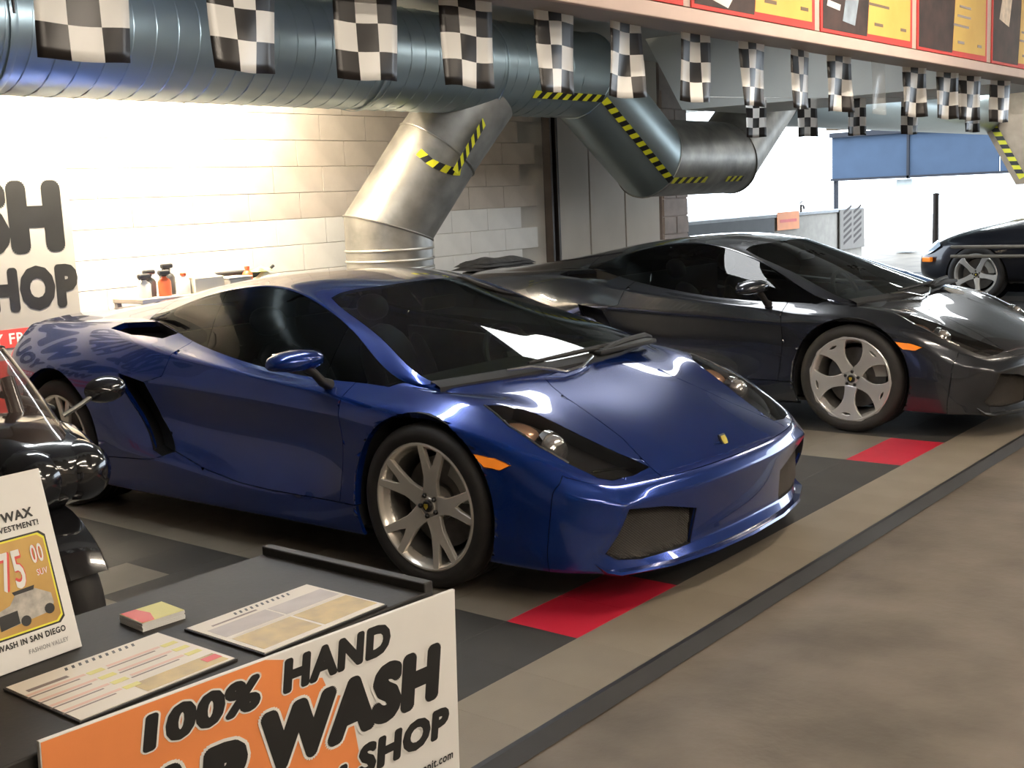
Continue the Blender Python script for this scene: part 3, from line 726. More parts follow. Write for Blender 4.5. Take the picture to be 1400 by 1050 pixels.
def wheel_meshes(style, r, wd):
    """Shared meshes of one wheel; its outer face looks to -y, hub at the origin."""
    K = {}; k = r/.324
    pr = [(.243, .03), (.246, .004), (.256, -.004), (.275, -.013), (.298, -.011), (.314, -.002), (.322, .012)]
    y = .02
    while y < wd-.03:
        pr += [(.324, y), (.324, y+.036), (.318, y+.038), (.318, y+.044)]; y += .046
    pr += [(.324, wd-.025), (.318, wd-.008), (.298, wd+.004), (.26, wd+.004), (.243, wd-.02)]
    K['tyre'] = MB().lathe([((q if q < .26 else .256+(q-.256)*(r-.256)/(.324-.256)), h) for q, h in pr], 72).mesh('tyre')
    K['barrel'] = MB().lathe([(.204, wd-.01), (.207, .10), (.214, .055), (.2245, .036)], 56).mesh('barrel')
    K['rim'] = MB().lathe([(.222, .040), (.225, .035), (.231, .016), (.236, .002), (.243, -.006), (.249, -.007), (.2545, -.003), (.255, .006), (.248, .012)], 72).mesh('rim')
    if style == 'twin':
        out = [(.048, -.036), (.085, -.031), (.115, -.031), (.165, -.043), (.238, -.064), (.238, .064), (.165, .043), (.115, .031), (.085, .031), (.048, .036)]
        hol = [[(.150, 0), (.172, -.014), (.236, -.040), (.236, .040), (.172, .014)]]; a0 = 78
        out = [(.048, -.036), (.085, -.031), (.115, -.031), (.165, -.043), (.238, -.064), (.238, -.040), (.180, -.018), (.148, 0), (.180, .018), (.238, .040), (.238, .064), (.165, .043), (.115, .031), (.085, .031), (.048, .036)]; hol = []
    else:
        out = [(.048, -.036), (.09, -.030), (.125, -.031), (.155, -.040), (.185, -.058), (.21, -.082), (.228, -.115), (.236, -.130), (.243, -.06), (.245, 0), (.243, .06), (.236, .130), (.228, .115), (.21, .082), (.185, .058), (.155, .040), (.125, .031), (.09, .030), (.048, .036)]
        hol = [[(.214+.011*math.cos(t), .030*math.sin(t)) for t in [2*PI*i/16 for i in range(16)]]]; a0 = 120
    me = plate('spoke', out, hol, .020, .004, 2)
    for v in me.vertices:                                     # lay the plate into the wheel plane, hub end recessed
        rr, t, d = v.co; dep = .034-.030*(rr-.05)/.19
        v.co = (rr, dep-d, t)
    me.polygons.foreach_set('use_smooth', [False]*len(me.polygons)); me.update()
    K['spoke'] = me; K['a0'] = a0
    K['hub'] = MB().lathe([(0, .022), (.03, .022), (.034, .026), (.058, .028), (.066, .036), (.066, .09)], 36).mesh('hub')
    K['nut'] = MB().lathe([(0, .014), (.006, .014), (.010, .018), (.010, .03)], 6).mesh('nut')
    K['cap'] = MB().lathe([(0, .010), (.020, .011), (.024, .015), (.025, .03)], 24).mesh('cap')
    K['badge'] = MB().prism([(-.008, .010), (.008, .010), (.009, -.002), (0, -.013), (-.009, -.002)], 'y', .007, .0105).mesh('badge')
    K['disc'] = MB().lathe([(.07, .105), (.182, .105), (.182, .132), (.07, .132), (.07, .09), (.0, .09)], 48).mesh('disc')
    cal = MB(); rows = []
    for t in range(9):
        a = R(-30+t*7.5); rows.append([(q*math.cos(a), h, q*math.sin(a)) for q, h in ((.125, .085), (.196, .085), (.203, .10), (.203, .15), (.125, .15))])
    cal.grid(rows, smooth=False, closed=True); cal.f += [(0, 1, 2, 3, 4), tuple(40+i for i in (4, 3, 2, 1, 0))]; cal.sm += [False]*2
    K['caliper'] = cal.mesh('caliper')
    return K
def add_wheel(car, K, loc, flip, rimmat, steer=0):
    w = empty('wheel', loc, (0, 0, PI if flip else 0)); w.parent = car
    if steer: w.rotation_euler.z += steer
    ob('tyre', K['tyre'], M_RUB, w); ob('rim', K['rim'], rimmat, w); ob('rim_barrel', K['barrel'], M_BARREL, w); ob('brake_disc', K['disc'], M_DISC, w); ob('hub', K['hub'], rimmat, w)
    for i in range(5):
        a = R(K['a0']+72*i); ob('spoke', K['spoke'], rimmat, w, rot=(0, -a, 0))
        b = a+R(36); ob('wheel_nut', K['nut'], M_BLK, w, (.042*math.cos(b), .001, .042*math.sin(b)))
    ob('centre_cap', K['cap'], M_BLK, w); ob('badge', K['badge'], M_GOLD, w)
    ob('brake_caliper', K['caliper'], M_CAL, w, rot=(0, -R(35), 0))
    return w
def lerp_tab(tab, t):
    for (a, b), (c, d) in zip(tab, tab[1:]):
        if t <= c: return b+(d-b)*(t-a)/(c-a)
    return tab[-1][1]
def car_kit():
    """Every mesh of the sports car as (name, mesh, material key)."""
    P = car_panels(); L = []
    both = ('hood', 'windshield', 'roof', 'engine_cover', 'front_bumper', 'rear_bumper', 'underbody')
    mk = {'windshield': 'wsh', 'door_window': 'win', 'quarter_window': 'win', 'vent_window': 'win', 'underbody': 'blk', 'marker': 'amb', 'lamp': 'clr', 'sill': 'paint'}
    nm = {'marker': 'side_marker', 'lamp': 'headlamp_lens', 'sill': 'side_skirt', 'fender': 'front_fender', 'quarter_panel': 'rear_quarter_panel'}
    for n, vf in P.items():
        if n in ('grille', 'side_intake', 'scoop'): continue
        for sd in (('both',) if n in both else ('R', 'L')):
            th = .03 if n in ('fender', 'quarter_panel') else (.004 if mk.get(n) in ('wsh', 'win', 'clr') else .014)
            L.append((nm.get(n, n), finish_panel(half_to_bm(vf, sd), n, th, .0015 if th == .004 else (.001 if n in ('front_bumper',) else .0022)), mk.get(n, 'paint')))
    for sd, s in (('R', -1), ('L', 1)):
        L.append(('side_intake', recess_mesh(P['side_intake'], sd, lambda c, n, s=s: Vector((c.x-.05, c.y-s*.10, c.z)), 'side_intake'), 'blk'))
        L.append(('shoulder_scoop', recess_mesh(P['scoop'], sd, lambda c, n, s=s: Vector((c.x-.03, c.y-s*.04, c.z-.06)), 'shoulder_scoop'), 'blk'))
        L.append(('bumper_intake', recess_mesh(P['grille'], sd, lambda c, n, s=s: Vector((c.x-.08, c.y-s*.02, c.z)), 'bumper_intake'), 'blkm'))
        L.append(('headlamp_housing', recess_mesh(P['lamp'], sd, lambda c, n, s=s: c-n*.055, 'headlamp_housing'), 'blk'))
        # honeycomb grille inside the bumper intake
        xn = [(.25, .874), (.35, .860), (.53, .832), (.70, .785), (.735, .77), (.80, .72)]
        g = MB()
        for sl in (-1, 1):
            for q in range(-44, 90):
                run = []
                for t in range(0, 47):
                    y = .30+t*.0105; z = .10+q*.011*.9+sl*(y-.30)*.8
                    if in_poly(y, z, GRILLE): run.append((lerp_tab(xn, y)-.016, s*y, z))
                    elif len(run) > 1: g.tube(run, .0016, 4, caps=False); run = []
                    else: run = []
                if len(run) > 1: g.tube(run, .0016, 4, caps=False)
        L.append(('grille_mesh', g.mesh('grille_mesh', recalc=False), 'grl'))
        # lamp units inside the housing
        L.append(('indicator_lamp', smoothed(MB().box((.345, s*.720, .612), (.17, .13, .075), Matrix.Rotation(R(18), 3, 'Y') @ Matrix.Rotation(s*R(-22), 3, 'Z')).mesh('u'), 2, 'indicator_lamp'), 'refl_a'))
        L.append(('projector_lamp', MB().lathe([(0, .062), (.036, .056), (.058, .036), (.066, .0), (.068, -.03)], 24, 'x', (.466, s*.705, .552)).mesh('projector_lamp'), 'refl'))
        L.append(('projector_bezel', MB().lathe([(.067, .0), (.073, .006), (.078, -.02)], 24, 'x', (.468, s*.705, .552)).mesh('projector_bezel'), 'chr'))
        L.append(('lamp_trim', MB().tube([(.655, s*.705, .494), (.695, s*.61, .492), (.725, s*.53, .482)], .006, 8).mesh('lamp_trim'), 'chr'))
        seg = [LAMP[0], LAMP[-1], LAMP[-2], LAMP[-3]]; tr_ = []
        for q in P['lamp'][0]:
            for a_, b_ in zip(seg, seg[1:]):
                d_ = Vector((b_[0]-a_[0], b_[1]-a_[1])); w_ = Vector((q.x-a_[0], q.y-a_[1])); t_ = w_.dot(d_)/d_.length_squared
                if -.01 <= t_ <= 1.01 and (w_-d_*t_).length < .003: tr_.append((q.x, q.y, q.z)); break
        tr_ = sorted(set((round(a_, 3), round(b_, 3), round(c_, 3)) for a_, b_, c_ in tr_))
        if len(tr_) > 3: L.append(('lamp_edge_highlight', MB().tube([(a_, s*(b_-.004), c_+.001) for a_, b_, c_ in tr_], .0042, 6).mesh('lamp_edge_highlight'), 'chr'))  # chrome line put in for the highlight along the lamp's outer edge
        # wheel housing liners
        for (ax_, az, ar) in ARCH:
            lin = MB().lathe([(ar+.004, s*.55), (ar+.004, s*.92)], 28, 'y', (ax_, 0, az), (R(-20), R(200)))
            lin.lathe([(.05, s*.55), (ar+.004, s*.55)], 28, 'y', (ax_, 0, az), (R(-20), R(200)))
            L.append(('wheel_housing', lin.mesh('wheel_housing'), 'blkm'))
        # door mirror
        rows = []
        dzm = -.07 if s > 0 else 0
        for y, kx, kz, zc, xc in ((.882, .25, .30, .874, -.585), (.895, .70, .75, .874, -.588), (.93, .95, .96, .875, -.592), (.99, 1.0, 1.0, .876, -.60), (1.05, .92, .88, .873, -.612), (1.085, .70, .62, .868, -.625), (1.10, .28, .25, .864, -.635)):
            ring = []
            for t in range(20):
                a = 2*PI*t/20; cx, sz = math.cos(a), math.sin(a)
                px = (.085*cx if cx > 0 else .055*math.copysign(abs(cx)**.45, cx)); pz = .043*math.copysign(abs(sz)**.8, sz)
                ring.append((xc+px*kx, s*y, zc+pz*kz+dzm))
            rows.append(ring)
        m_ = MB(); m_.grid(rows, closed=True); m_.f += [tuple(range(20)), tuple(6*20+i for i in range(19, -1, -1))]; m_.sm += [True]*2
        L.append(('mirror', m_.mesh('mirror'), 'paint'))
        L.append(('mirror_glass', MB().box((-.655, s*.985, .876+dzm), (.008, .15, .062), bev=.003).mesh('mirror_glass'), 'chr'))
        L.append(('mirror_arm', MB().tube([(-.575, s*.955, .845), (-.565, s*.92, .815), (-.56, s*.885, .775), (-.56, s*.845, .755)], [.02, .018, .02, .026], 12).mesh('mirror_arm'), 'blk'))
        # seats
        st_ = MB()
        st_.box((-1.02, s*.36, .36), (.52, .46, .16)); st_.box((-1.02, s*.36+.20, .42), (.46, .07, .14)); st_.box((-1.02, s*.36-.20, .42), (.46, .07, .14))
        L.append(('seat_cushion', smoothed(st_.mesh('s'), 2, 'seat_cushion'), 'cab'))
        Mb = Matrix.Rotation(R(-24), 3, 'Y'); sb = MB()
        sb.box((-1.38, s*.36, .63), (.13, .44, .58), Mb); sb.box((-1.33, s*.36+.19, .60), (.16, .08, .48), Mb); sb.box((-1.33, s*.36-.19, .60), (.16, .08, .48), Mb); sb.box((-1.52, s*.36, .94), (.10, .26, .18), Mb)
        L.append(('seat_back', smoothed(sb.mesh('s'), 2, 'seat_back'), 'cab'))
        L.append(('door_card', MB().add([(-.40, s*.80, .30), (-1.62, s*.80, .30), (-1.60, s*.74, .80), (-.50, s*.77, .735), (-.40, s*.76, .30), (-1.62, s*.76, .30), (-1.60, s*.70, .80), (-.50, s*.73, .735)], [(0, 1, 2, 3), (7, 6, 5, 4), (0, 3, 7, 4), (3, 2, 6, 7), (2, 1, 5, 6), (1, 0, 4, 5)]).mesh('door_card'), 'cabg'))
    # cabin floor, bulkhead, dash
    L.append(('cabin_floor', MB().box((-.92, 0, .20), (1.75, 1.5, .05)).box((-1.80, 0, .55), (.05, 1.36, .72)).box((-.02, 0, .40), (.05, 1.4, .42)).box((-.95, 0, .32), (1.3, .22, .24), bev=.04).mesh('cabin_floor'), 'cab'))
    d = MB(); rows = []
    for y in [-.70+i*.1 for i in range(15)]:
        e = 1-(abs(y)/.74)**4*.5; rows.append([(.0-.10*(y/.7)**2, y, .50), (.02-.10*(y/.7)**2, y, .735*1), (-.12-.08*(y/.7)**2, y, .752+.012*e), (-.30, y, .755+.018*e), (-.42, y, .735), (-.45, y, .66), (-.40, y, .50)])
    d.grid(rows); L.append(('dashboard', d.mesh('dashboard'), 'cabg'))
    L.append(('instrument_hood', smoothed(MB().box((-.36, .36, .785), (.20, .34, .05)).mesh('s'), 2, 'instrument_hood'), 'cab'))
    sw = MB(); cx, cz, tl = -.56, .70, R(24)
    ringp = [(cx-.18*math.sin(a)*math.sin(tl), .36+.185*math.cos(a), cz+.185*math.sin(a)*math.cos(tl)) for a in [2*PI*i/32 for i in range(32)]]
    sw.tube(ringp, .016, 8, closed=True); sw.box((cx+.01, .36, cz), (.04, .12, .10), Matrix.Rotation(-tl, 3, 'Y'), bev=.012)
    for a in (0, PI, -PI/2): sw.tube([(cx, .36, cz), (cx-.17*math.sin(a)*math.sin(tl), .36+.175*math.cos(a), cz+.175*math.sin(a)*math.cos(tl))], .012, 8)
    L.append(('steering_wheel', sw.mesh('steering_wheel'), 'cab'))
    L.append(('rear_view_mirror', MB().box((-.70, 0, 1.015), (.025, .22, .062), bev=.01).tube([(-.70, 0, 1.03), (-.72, 0, 1.085)], .01, 8).mesh('rear_view_mirror'), 'blk'))
    L.append(('belly_pan', MB().box((-1.2, 0, .135), (3.9, 1.3, .02)).mesh('belly_pan'), 'blkm'))
    # cowl, wiper, badge, front lip
    base = [(-.76, -.065, .777), (-.6, -.015, .78), (-.45, .03, .783), (-.30, .066, .785), (-.15, .082, .785), (0, .088, .785), (.15, .082, .785), (.30, .066, .785), (.45, .03, .783), (.6, -.015, .78), (.76, -.065, .777)]
    rows = [[(x+f*.045, y, z+dz-f*.017) for y, x, z in base] for f, dz in ((-.10, .000), (-.1, .010), (.5, .011), (1.0, .008), (1.0, -.02))]
    L.append(('cowl_panel', MB().grid(rows).mesh('cowl_panel', recalc=True), 'blkm'))
    L.append(('wiper_blade', MB().tube([(.045, -.28, .803), (.070, -.05, .809), (.075, .2, .812), (.05, .45, .808), (-.005, .66, .798)], [.006, .010, .011, .011, .008], 8).mesh('wiper_blade'), 'blkm'))
    wl = MB(); wl.box((.10, .35, .797), (.07, .46, .022), bev=.008); wl.tube([(.12, .15, .80), (.10, .25, .812), (.07, .42, .815), (.04, .62, .81), (.02, .70, .795)], [.010, .014, .016, .018, .012], 8); wl.tube([(.07, .0, .812), (.10, .15, .812)], .009, 8)
    L.append(('wiper_linkage', wl.mesh('wiper_linkage'), 'blkm'))
    L.append(('wiper_arm', MB().tube([(.06, -.445, .797), (.095, -.33, .795), (.135, -.25, .778), (.168, -.19, .760), (.162, -.06, .766), (.13, .06, .790)], [.005, .007, .007, .008, .008, .008], 8).mesh('wiper_arm'), 'chr'))
    Ms = Matrix.Translation((.800, 0, .490)) @ Matrix.Rotation(R(62), 4, 'Y')
    def shield(k, z0, z1):
        o = [(-.030*k, -.022*k), (-.030*k, .022*k), (-.005*k, .026*k), (.018*k, .018*k), (.034*k, 0), (.018*k, -.018*k), (-.005*k, -.026*k)]
        m_ = MB().prism(o, 'z', z0, z1); m_.v = [tuple(Ms @ Vector(q)) for q in m_.v]; return m_
    L.append(('badge', shield(1.0, -.002, .005).mesh('badge'), 'blk')); L.append(('badge_crest', shield(.72, .005, .007).mesh('badge_crest'), 'gold'))
    lip = []
    for y, x, z in ((-.80, .675, .20), (-.765, .735, .150), (-.735, .775, .140), (-.53, .858, .133), (-.29, .902, .130), (0, .915, .128), (.29, .902, .130), (.53, .858, .133), (.735, .775, .140), (.765, .735, .150), (.80, .675, .20)):
        lip.append([(x-.05, y*.95, z+.012), (x+.012, y*1.0, z+.006), (x+.016, y, z-.004), (x-.0, y*.99, z-.014), (x-.06, y*.94, z-.014)])
    L.append(('front_lip', MB().grid(lip).mesh('front_lip'), 'paint'))
    return L
KIT = car_kit()
M_REFL = mat('lamp reflector', (.72, .70, .68), .18, metal=.85, noise=.05); M_REFLA = mat('amber lamp reflector', (.72, .45, .30), .25, metal=.5, noise=.1)
def make_car(loc, rz, paint, K_f, K_r, rimmat, label, steer=0):
    car = empty('sports_car', loc, (0, 0, rz)); tag(car, label, 'car')
    KM = {'paint': paint, 'wsh': M_WSH, 'win': M_WIN, 'clr': M_CLR, 'blk': M_BLK, 'blkm': M_BLKM, 'amb': M_AMB, 'grl': mat('grille wire', (.05, .042, .035), .45, metal=.3, noise=.1), 'refl': M_REFL, 'refl_a': M_REFLA, 'chr': M_CHR, 'cab': M_CAB, 'cabg': M_CABG, 'gold': M_GOLD}
    for n, me, k in KIT: ob(n, me, KM[k], car)
    for s in (-1, 1):
        add_wheel(car, K_f, (0, s*.908, .324), s > 0, rimmat, steer); add_wheel(car, K_r, (-2.56, s*.925, .332), s > 0, rimmat)
    return car
M_BLUE = car_paint('deep blue metallic paint', (.002, .008, .065), (.004, .036, .25), rough=.22)
M_GREY = car_paint('graphite metallic paint', (.010, .011, .014), (.036, .040, .050), rough=.24)
blue_car = make_car((0, 0, 0), 0, M_BLUE, wheel_meshes('twin', .324, .235), wheel_meshes('twin', .332, .295), M_RIM, 'deep metallic blue low sports car with twin-spoke silver wheels beside the table')
grey_car = make_car((.218, 3.497, 0), 0, M_GREY, wheel_meshes('star', .324, .235), wheel_meshes('star', .332, .295), M_RIM2, 'graphite grey low sports car parked behind the blue one')
# ------------------------------------------------------------------ lettering
def text(name, body, cap, m, parent, loc, rot, bold=.0, shear=0., align='CENTER', ext=.0004, wide=1.0, space=1.1):
    """Flat printed lettering; cap = height of a capital, loc = baseline point; bold thickens the strokes."""
    cu = bpy.data.curves.new(name, 'FONT'); cu.body = body; cu.size = 1.0; cu.extrude = 0; cu.shear = shear; cu.align_x = align; cu.space_character = space; cu.resolution_u = 3
    o = bpy.data.objects.new('tmp', cu); C.objects.link(o); dg = bpy.context.evaluated_depsgraph_get(); dg.update()
    me = bpy.data.meshes.new_from_object(o.evaluated_get(dg), depsgraph=dg); bpy.data.objects.remove(o); bpy.data.curves.remove(cu)
    k = cap/(.70+2*bold); v0 = [(v.co.x, v.co.y) for v in me.vertices]; f0 = [tuple(p.vertices) for p in me.polygons]; bpy.data.meshes.remove(me)
    mb = MB(); dirs = [(0, 0)]
    if bold: dirs = [(bold*math.cos(a), bold*math.sin(a)) for a in [2*PI*i/20 for i in range(20)]]+([(bold*.5*math.cos(a), bold*.5*math.sin(a)) for a in [2*PI*i/4 for i in range(4)]] if bold > .045 else [])+([(0, 0)] if bold > .06 else [])
    for i, (dx, dy) in enumerate(dirs): mb.add([((x+dx)*k*wide, (y+dy+bold)*k, ext+i*.000004) for x, y in v0], f0)
    return ob(name, mb.mesh(name, recalc=False), m, parent, loc, rot)
FX = (R(90), 0, R(90))           # reads from +x
FT = (0, 0, R(90))               # lies flat, read from the +x side
M_WHT = mat('sign white', (.80, .79, .76), .45, noise=.03); M_INK = mat('sign black ink', (.012, .012, .012), .45, noise=.15); M_ORG = mat('sign orange', (.82, .27, .085), .45, noise=.05); M_SRED = mat('sign red', (.66, .07, .06), .45, noise=.05)

# ------------------------------------------------------------------ sign on the block wall
ws = empty('wall_sign', (-4.043, -1.33, .15)); tag(ws, 'large white car wash sign with black letters on the block wall', 'sign')
MB().box((.010, 0, 1.07), (.016, 2.92, 2.14), bev=.002).build('panel', mat('wall sign face', (.34, .325, .30), .6, noise=.03), ws)
def wl(b, cap, right, z, bold=.035, wide=1.0, m=M_INK, x=.0195): return text('lettering', b, cap, m, ws, (x, right, z), FX, bold, 0, 'RIGHT', wide=wide)
wl('100% HAND', .30, .80, 1.72, .06); wl('CAR WASH', .465, 1.395, 1.125, .085, .92); wl('WHILE YOU SHOP', .285, 1.445, .765, .075, .82)
for z, t in ((.565, 'ENVIRONMENTALLY FRIENDLY'), (.375, 'CERTIFIED')):
    MB().box((.0195, 0, z+.04), (.002, 2.86, .115)).build('red_band', M_SRED, ws)
    text('lettering', t, .07, M_WHT, ws, (.0212, 1.40, z+.005), FX, .02, 0, 'RIGHT')
MB().box((.0195, .55, .19), (.002, 1.6, .16)).build('red_band', M_SRED, ws)

# ------------------------------------------------------------------ table with cards in the foreground
M_TBL = mat('black table top', (.015, .0135, .012), .62, noise=.2, nscale=12, bump=.05, bscale=80)
tb = empty('display_table', (1.335, -3.32, 0)); tag(tb, 'low black display table with a raised edge in the foreground', 'table')
W2 = .79
MB().box((0, 0, .735), (.48, W2*2, .03), bev=.003).build('table_top', M_TBL, tb)
MB().box((0, W2-.012, .757), (.48, .024, .022), bev=.003).build('raised_edge', M_TBL, tb)
for sx in (-1, 1):
    for sy in (-1, 1): MB().box((sx*.20, sy*(W2-.06), .36), (.04, .04, .72), bev=.004).build('leg', M_BLK, tb)
MB().box((.0, 0, .66), (.40, W2*2-.16, .06)).build('apron', M_BLK, tb)
MB().box((.232, -.42, .50), (.012, .72, .44), bev=.003).build('skirt_panel', mat('dark maroon skirt', (.030, .008, .012), .55, noise=.15), tb)
# front sign, hung a little askew
fs = empty('car_wash_sign', (1.590, -2.92, .748), (R(-2.1), 0, 0)); tag(fs, 'orange and white hand car wash sign hung on the table front', 'sign')
MB().box((0, 0, -.36), (.008, .86, .74), bev=.001).build('panel', M_WHT, fs)
MB().prism([(-.428, .008), (-.035, .008), (.012, -.006), (.030, -.045), (.085, -.060), (.10, -.095), (.125, -.105), (.150, -.15), (.175, -.29), (.22, -.43), (.25, -.72), (-.428, -.72)], 'x', .0041, .0046).build('orange_field', M_ORG, fs)
def sl(b, cap, y, z, sh=.22, bold=.04, rot=0., wide=1., al='LEFT', m=M_INK):
    r = (R(90)+0, 0, R(90)); k_ = (.70+2*(bold+.04))/(.70+2*bold); o = text('lettering_outline', b, cap*k_, M_WHT, fs, (.0050, y, z-.04*cap/(.70+2*bold)), r, bold+.04, sh, al, wide=wide); p = text('lettering', b, cap, m, fs, (.0056, y, z), r, bold, sh, al, wide=wide)
    return p
sl('100%', .058, -.285, -.066, .12, .068, wide=1.42); sl('HAND', .060, -.004, -.062, .12, .068, wide=1.13)
sl('CAR', .118, -.41, -.215, .12, .085, wide=1.16); sl('WASH', .112, -.052, -.190, .12, .085, wide=1.08)
sl('WHILE', .058, -.40, -.285, .12, .068, wide=.88); sl('YOU', .062, -.065, -.292, .12, .068, wide=1.15); sl('SHOP', .060, .158, -.272, .12, .068, wide=1.22)
text('lettering', 'www.ecopit.com', .0175, M_INK, fs, (.0052, .41, -.325), FX, .02, .12, 'RIGHT', wide=.95)
MB().prism([(.24, -.36), (.30, -.345), (.34, -.355), (.36, -.345), (.385, -.36), (.40, -.42), (.24, -.45)], 'x', .0043, .0048).build('yellow_mark', mat('sign yellow', (.85, .50, .08), .45, noise=.08), fs)
# cards lying on the table
M_CARD = mat('cream card', (.78, .72, .62), .4, noise=.03); M_CG = mat('card gold', (.62, .45, .14), .4, col2=(.40, .28, .10), nscale=25); M_CGR = mat('card grey', (.42, .37, .35), .4, col2=(.55, .50, .47), nscale=18); M_CP = mat('card pink', (.74, .50, .40), .4, noise=.06); M_CT = mat('card print', (.22, .17, .15), .5, noise=.1); M_CY = mat('card yellow', (.72, .66, .18), .4, noise=.08); M_BOARD = mat('card backing', (.02, .018, .018), .5, noise=.1)
def card(cx, cy, rz, label):
    r = empty('price_card', (cx, cy, .7505), (0, 0, rz)); tag(r, label, 'price card', 'price cards on the table')
    MB().box((0, 0, .002), (.222, .288, .004), bev=.0008).build('backing', M_BOARD, r); MB().box((0, 0, .0046), (.215, .281, .0012)).build('sheet', M_CARD, r)
    for i in range(11): MB().add([(-.099+.0, -.045+i*.0125, .0054), (-.099, -.040+i*.0125, .0054), (-.086, -.045+i*.0125, .0054), (-.086, -.050+i*.0125, .0054)], [(0, 1, 2, 3)]).build('slash', M_INK, r)
    return r
def pr(r, m, x, y, dx, dy, z=.0053, n='print_block'): MB().box((x, y, z+.0001), (dx, dy, .0002)).build(n, m, r)
c1 = card(1.432, -3.115, 0, 'cream price card with gold strip nearest the leaning poster on the table')
pr(c1, M_CT, -.062, -.095, .010, .07)
for q in range(4):
    x = -.045+q*.034
    for s in (-1, 1):
        if q == 3 and s > 0: continue
        pr(c1, M_CP, x, s*.07-.02, .008, .10); pr(c1, M_CT, x+.010, s*.07-.03, .004, .09); pr(c1, M_CY, x+.004, s*.07+.047, .014, .028, .0055)
pr(c1, M_CG, .080, .055, .045, .155); pr(c1, M_SRED, .075, .118, .02, .03, .0056)
c2 = card(1.458, -2.792, 0, 'price card with grey and gold blocks at the right corner of the table')
pr(c2, M_CT, -.075, -.06, .006, .10); pr(c2, M_CGR, -.035, -.065, .055, .13); pr(c2, M_CGR, -.035, .070, .055, .13); pr(c2, M_CG, .050, -.065, .085, .13); pr(c2, M_CG, .050, .072, .085, .13); pr(c2, M_CARD, .0, 0, .006, .26, .0056)
# stack of small cards
sk = empty('card_stack', (1.25, -2.934, .7505), (0, 0, R(-4))); tag(sk, 'small stack of yellow and red business cards on the table', 'cards')
for i in range(6): MB().box((random.uniform(-.001, .001), random.uniform(-.001, .001), .0012+i*.0026), (.080, .086, .0022)).build('card', M_WHT, sk)
MB().box((0, 0, .0159), (.079, .085, .0004)).build('card_face', M_CY, sk); MB().add([(-.039, -.042, .0163), (.039, -.042, .0163), (.039, -.018, .0163), (.0, -.004, .0163), (-.039, -.012, .0163)], [(0, 1, 2, 3, 4)]).build('red_print', M_SRED, sk)
# leaning price poster
ps = empty('price_poster', (1.262, -3.262, .7512), (0, R(-14), R(2))); tag(ps, 'white and gold wax price poster leaning upright on the table', 'poster')
MB().box((0, 0, .159), (.006, .36, .318), bev=.001).build('panel', M_WHT, ps)
def pt(b, cap, y, z, m=M_INK, bold=.03, al='RIGHT', x=.0034, wide=1., sh=0): return text('lettering', b, cap, m, ps, (x, y, z), FX, bold, sh, al, wide=wide)
pt('WAX', .017, .148, .240, bold=.04); pt('INVESTMENT!', .010, .156, .224, bold=.03)
pt('NG', .009, .085, .262, mat('poster grey ink', (.35, .35, .35), .5, noise=.05))
fr_ = [(-.165, .052), (.152, .052), (.162, .061), (.162, .205), (.152, .214), (-.165, .214)]
MB().prism(fr_, 'x', .0031, .0034).build('frame_line', M_INK, ps)
MB().prism([(y-.003 if y > 0 else y, z+(.003 if z < .1 else -.003)) for y, z in fr_], 'x', .0034, .0037).build('yellow_line', mat('bright yellow line', (.80, .74, .05), .4, noise=.05), ps)
MB().prism([(y-.006 if y > 0 else y, z+(.006 if z < .1 else -.006)) for y, z in fr_], 'x', .0037, .0040).build('gold_panel', mat('gold gradient print', (.60, .38, .10), .35, col2=(.42, .24, .06), nscale=9), ps)
for m_, e_, x_ in ((M_SRED, .05, .0041), (M_WHT, .015, .0047)):
    pt('75', .066, .112, .128, m_, e_, x=x_, wide=.50); pt('00', .032, .150, .162, m_, e_, x=x_, wide=.50); pt('SUV', .011, .150, .140, m_, e_, x=x_, wide=.7)
# printed picture of a pale off-road car
MB().prism([(.050, .068), (.135, .076), (.148, .088), (.147, .106), (.120, .122), (.085, .120), (.072, .105), (.045, .098)], 'x', .0041, .0045).build('printed_car_body', mat('printed pale car', (.55, .52, .46), .5, col2=(.30, .28, .25), nscale=60), ps)
MB().prism([(.047, .068), (.082, .072), (.082, .094), (.048, .092)], 'x', .0045, .0048).build('printed_car_front', M_INK, ps)
for y, z in ((.093, .073), (.138, .081)): MB().lathe([(0, .0049), (.009, .0049), (.009, .0044)], 14, 'x', (0, y, z)).build('printed_wheel', M_INK, ps)
MB().prism([(.083, .119), (.118, .120), (.121, .127), (.080, .125)], 'x', .0041, .0046).build('printed_roof_rack', M_INK, ps)
pt('CAR WASH IN SAN DIEGO', .0105, .158, .036, bold=.03, wide=.85); pt('FASHION VALLEY', .0075, .158, .018, mat('poster grey ink', (.35, .35, .35)), .02, wide=.85)

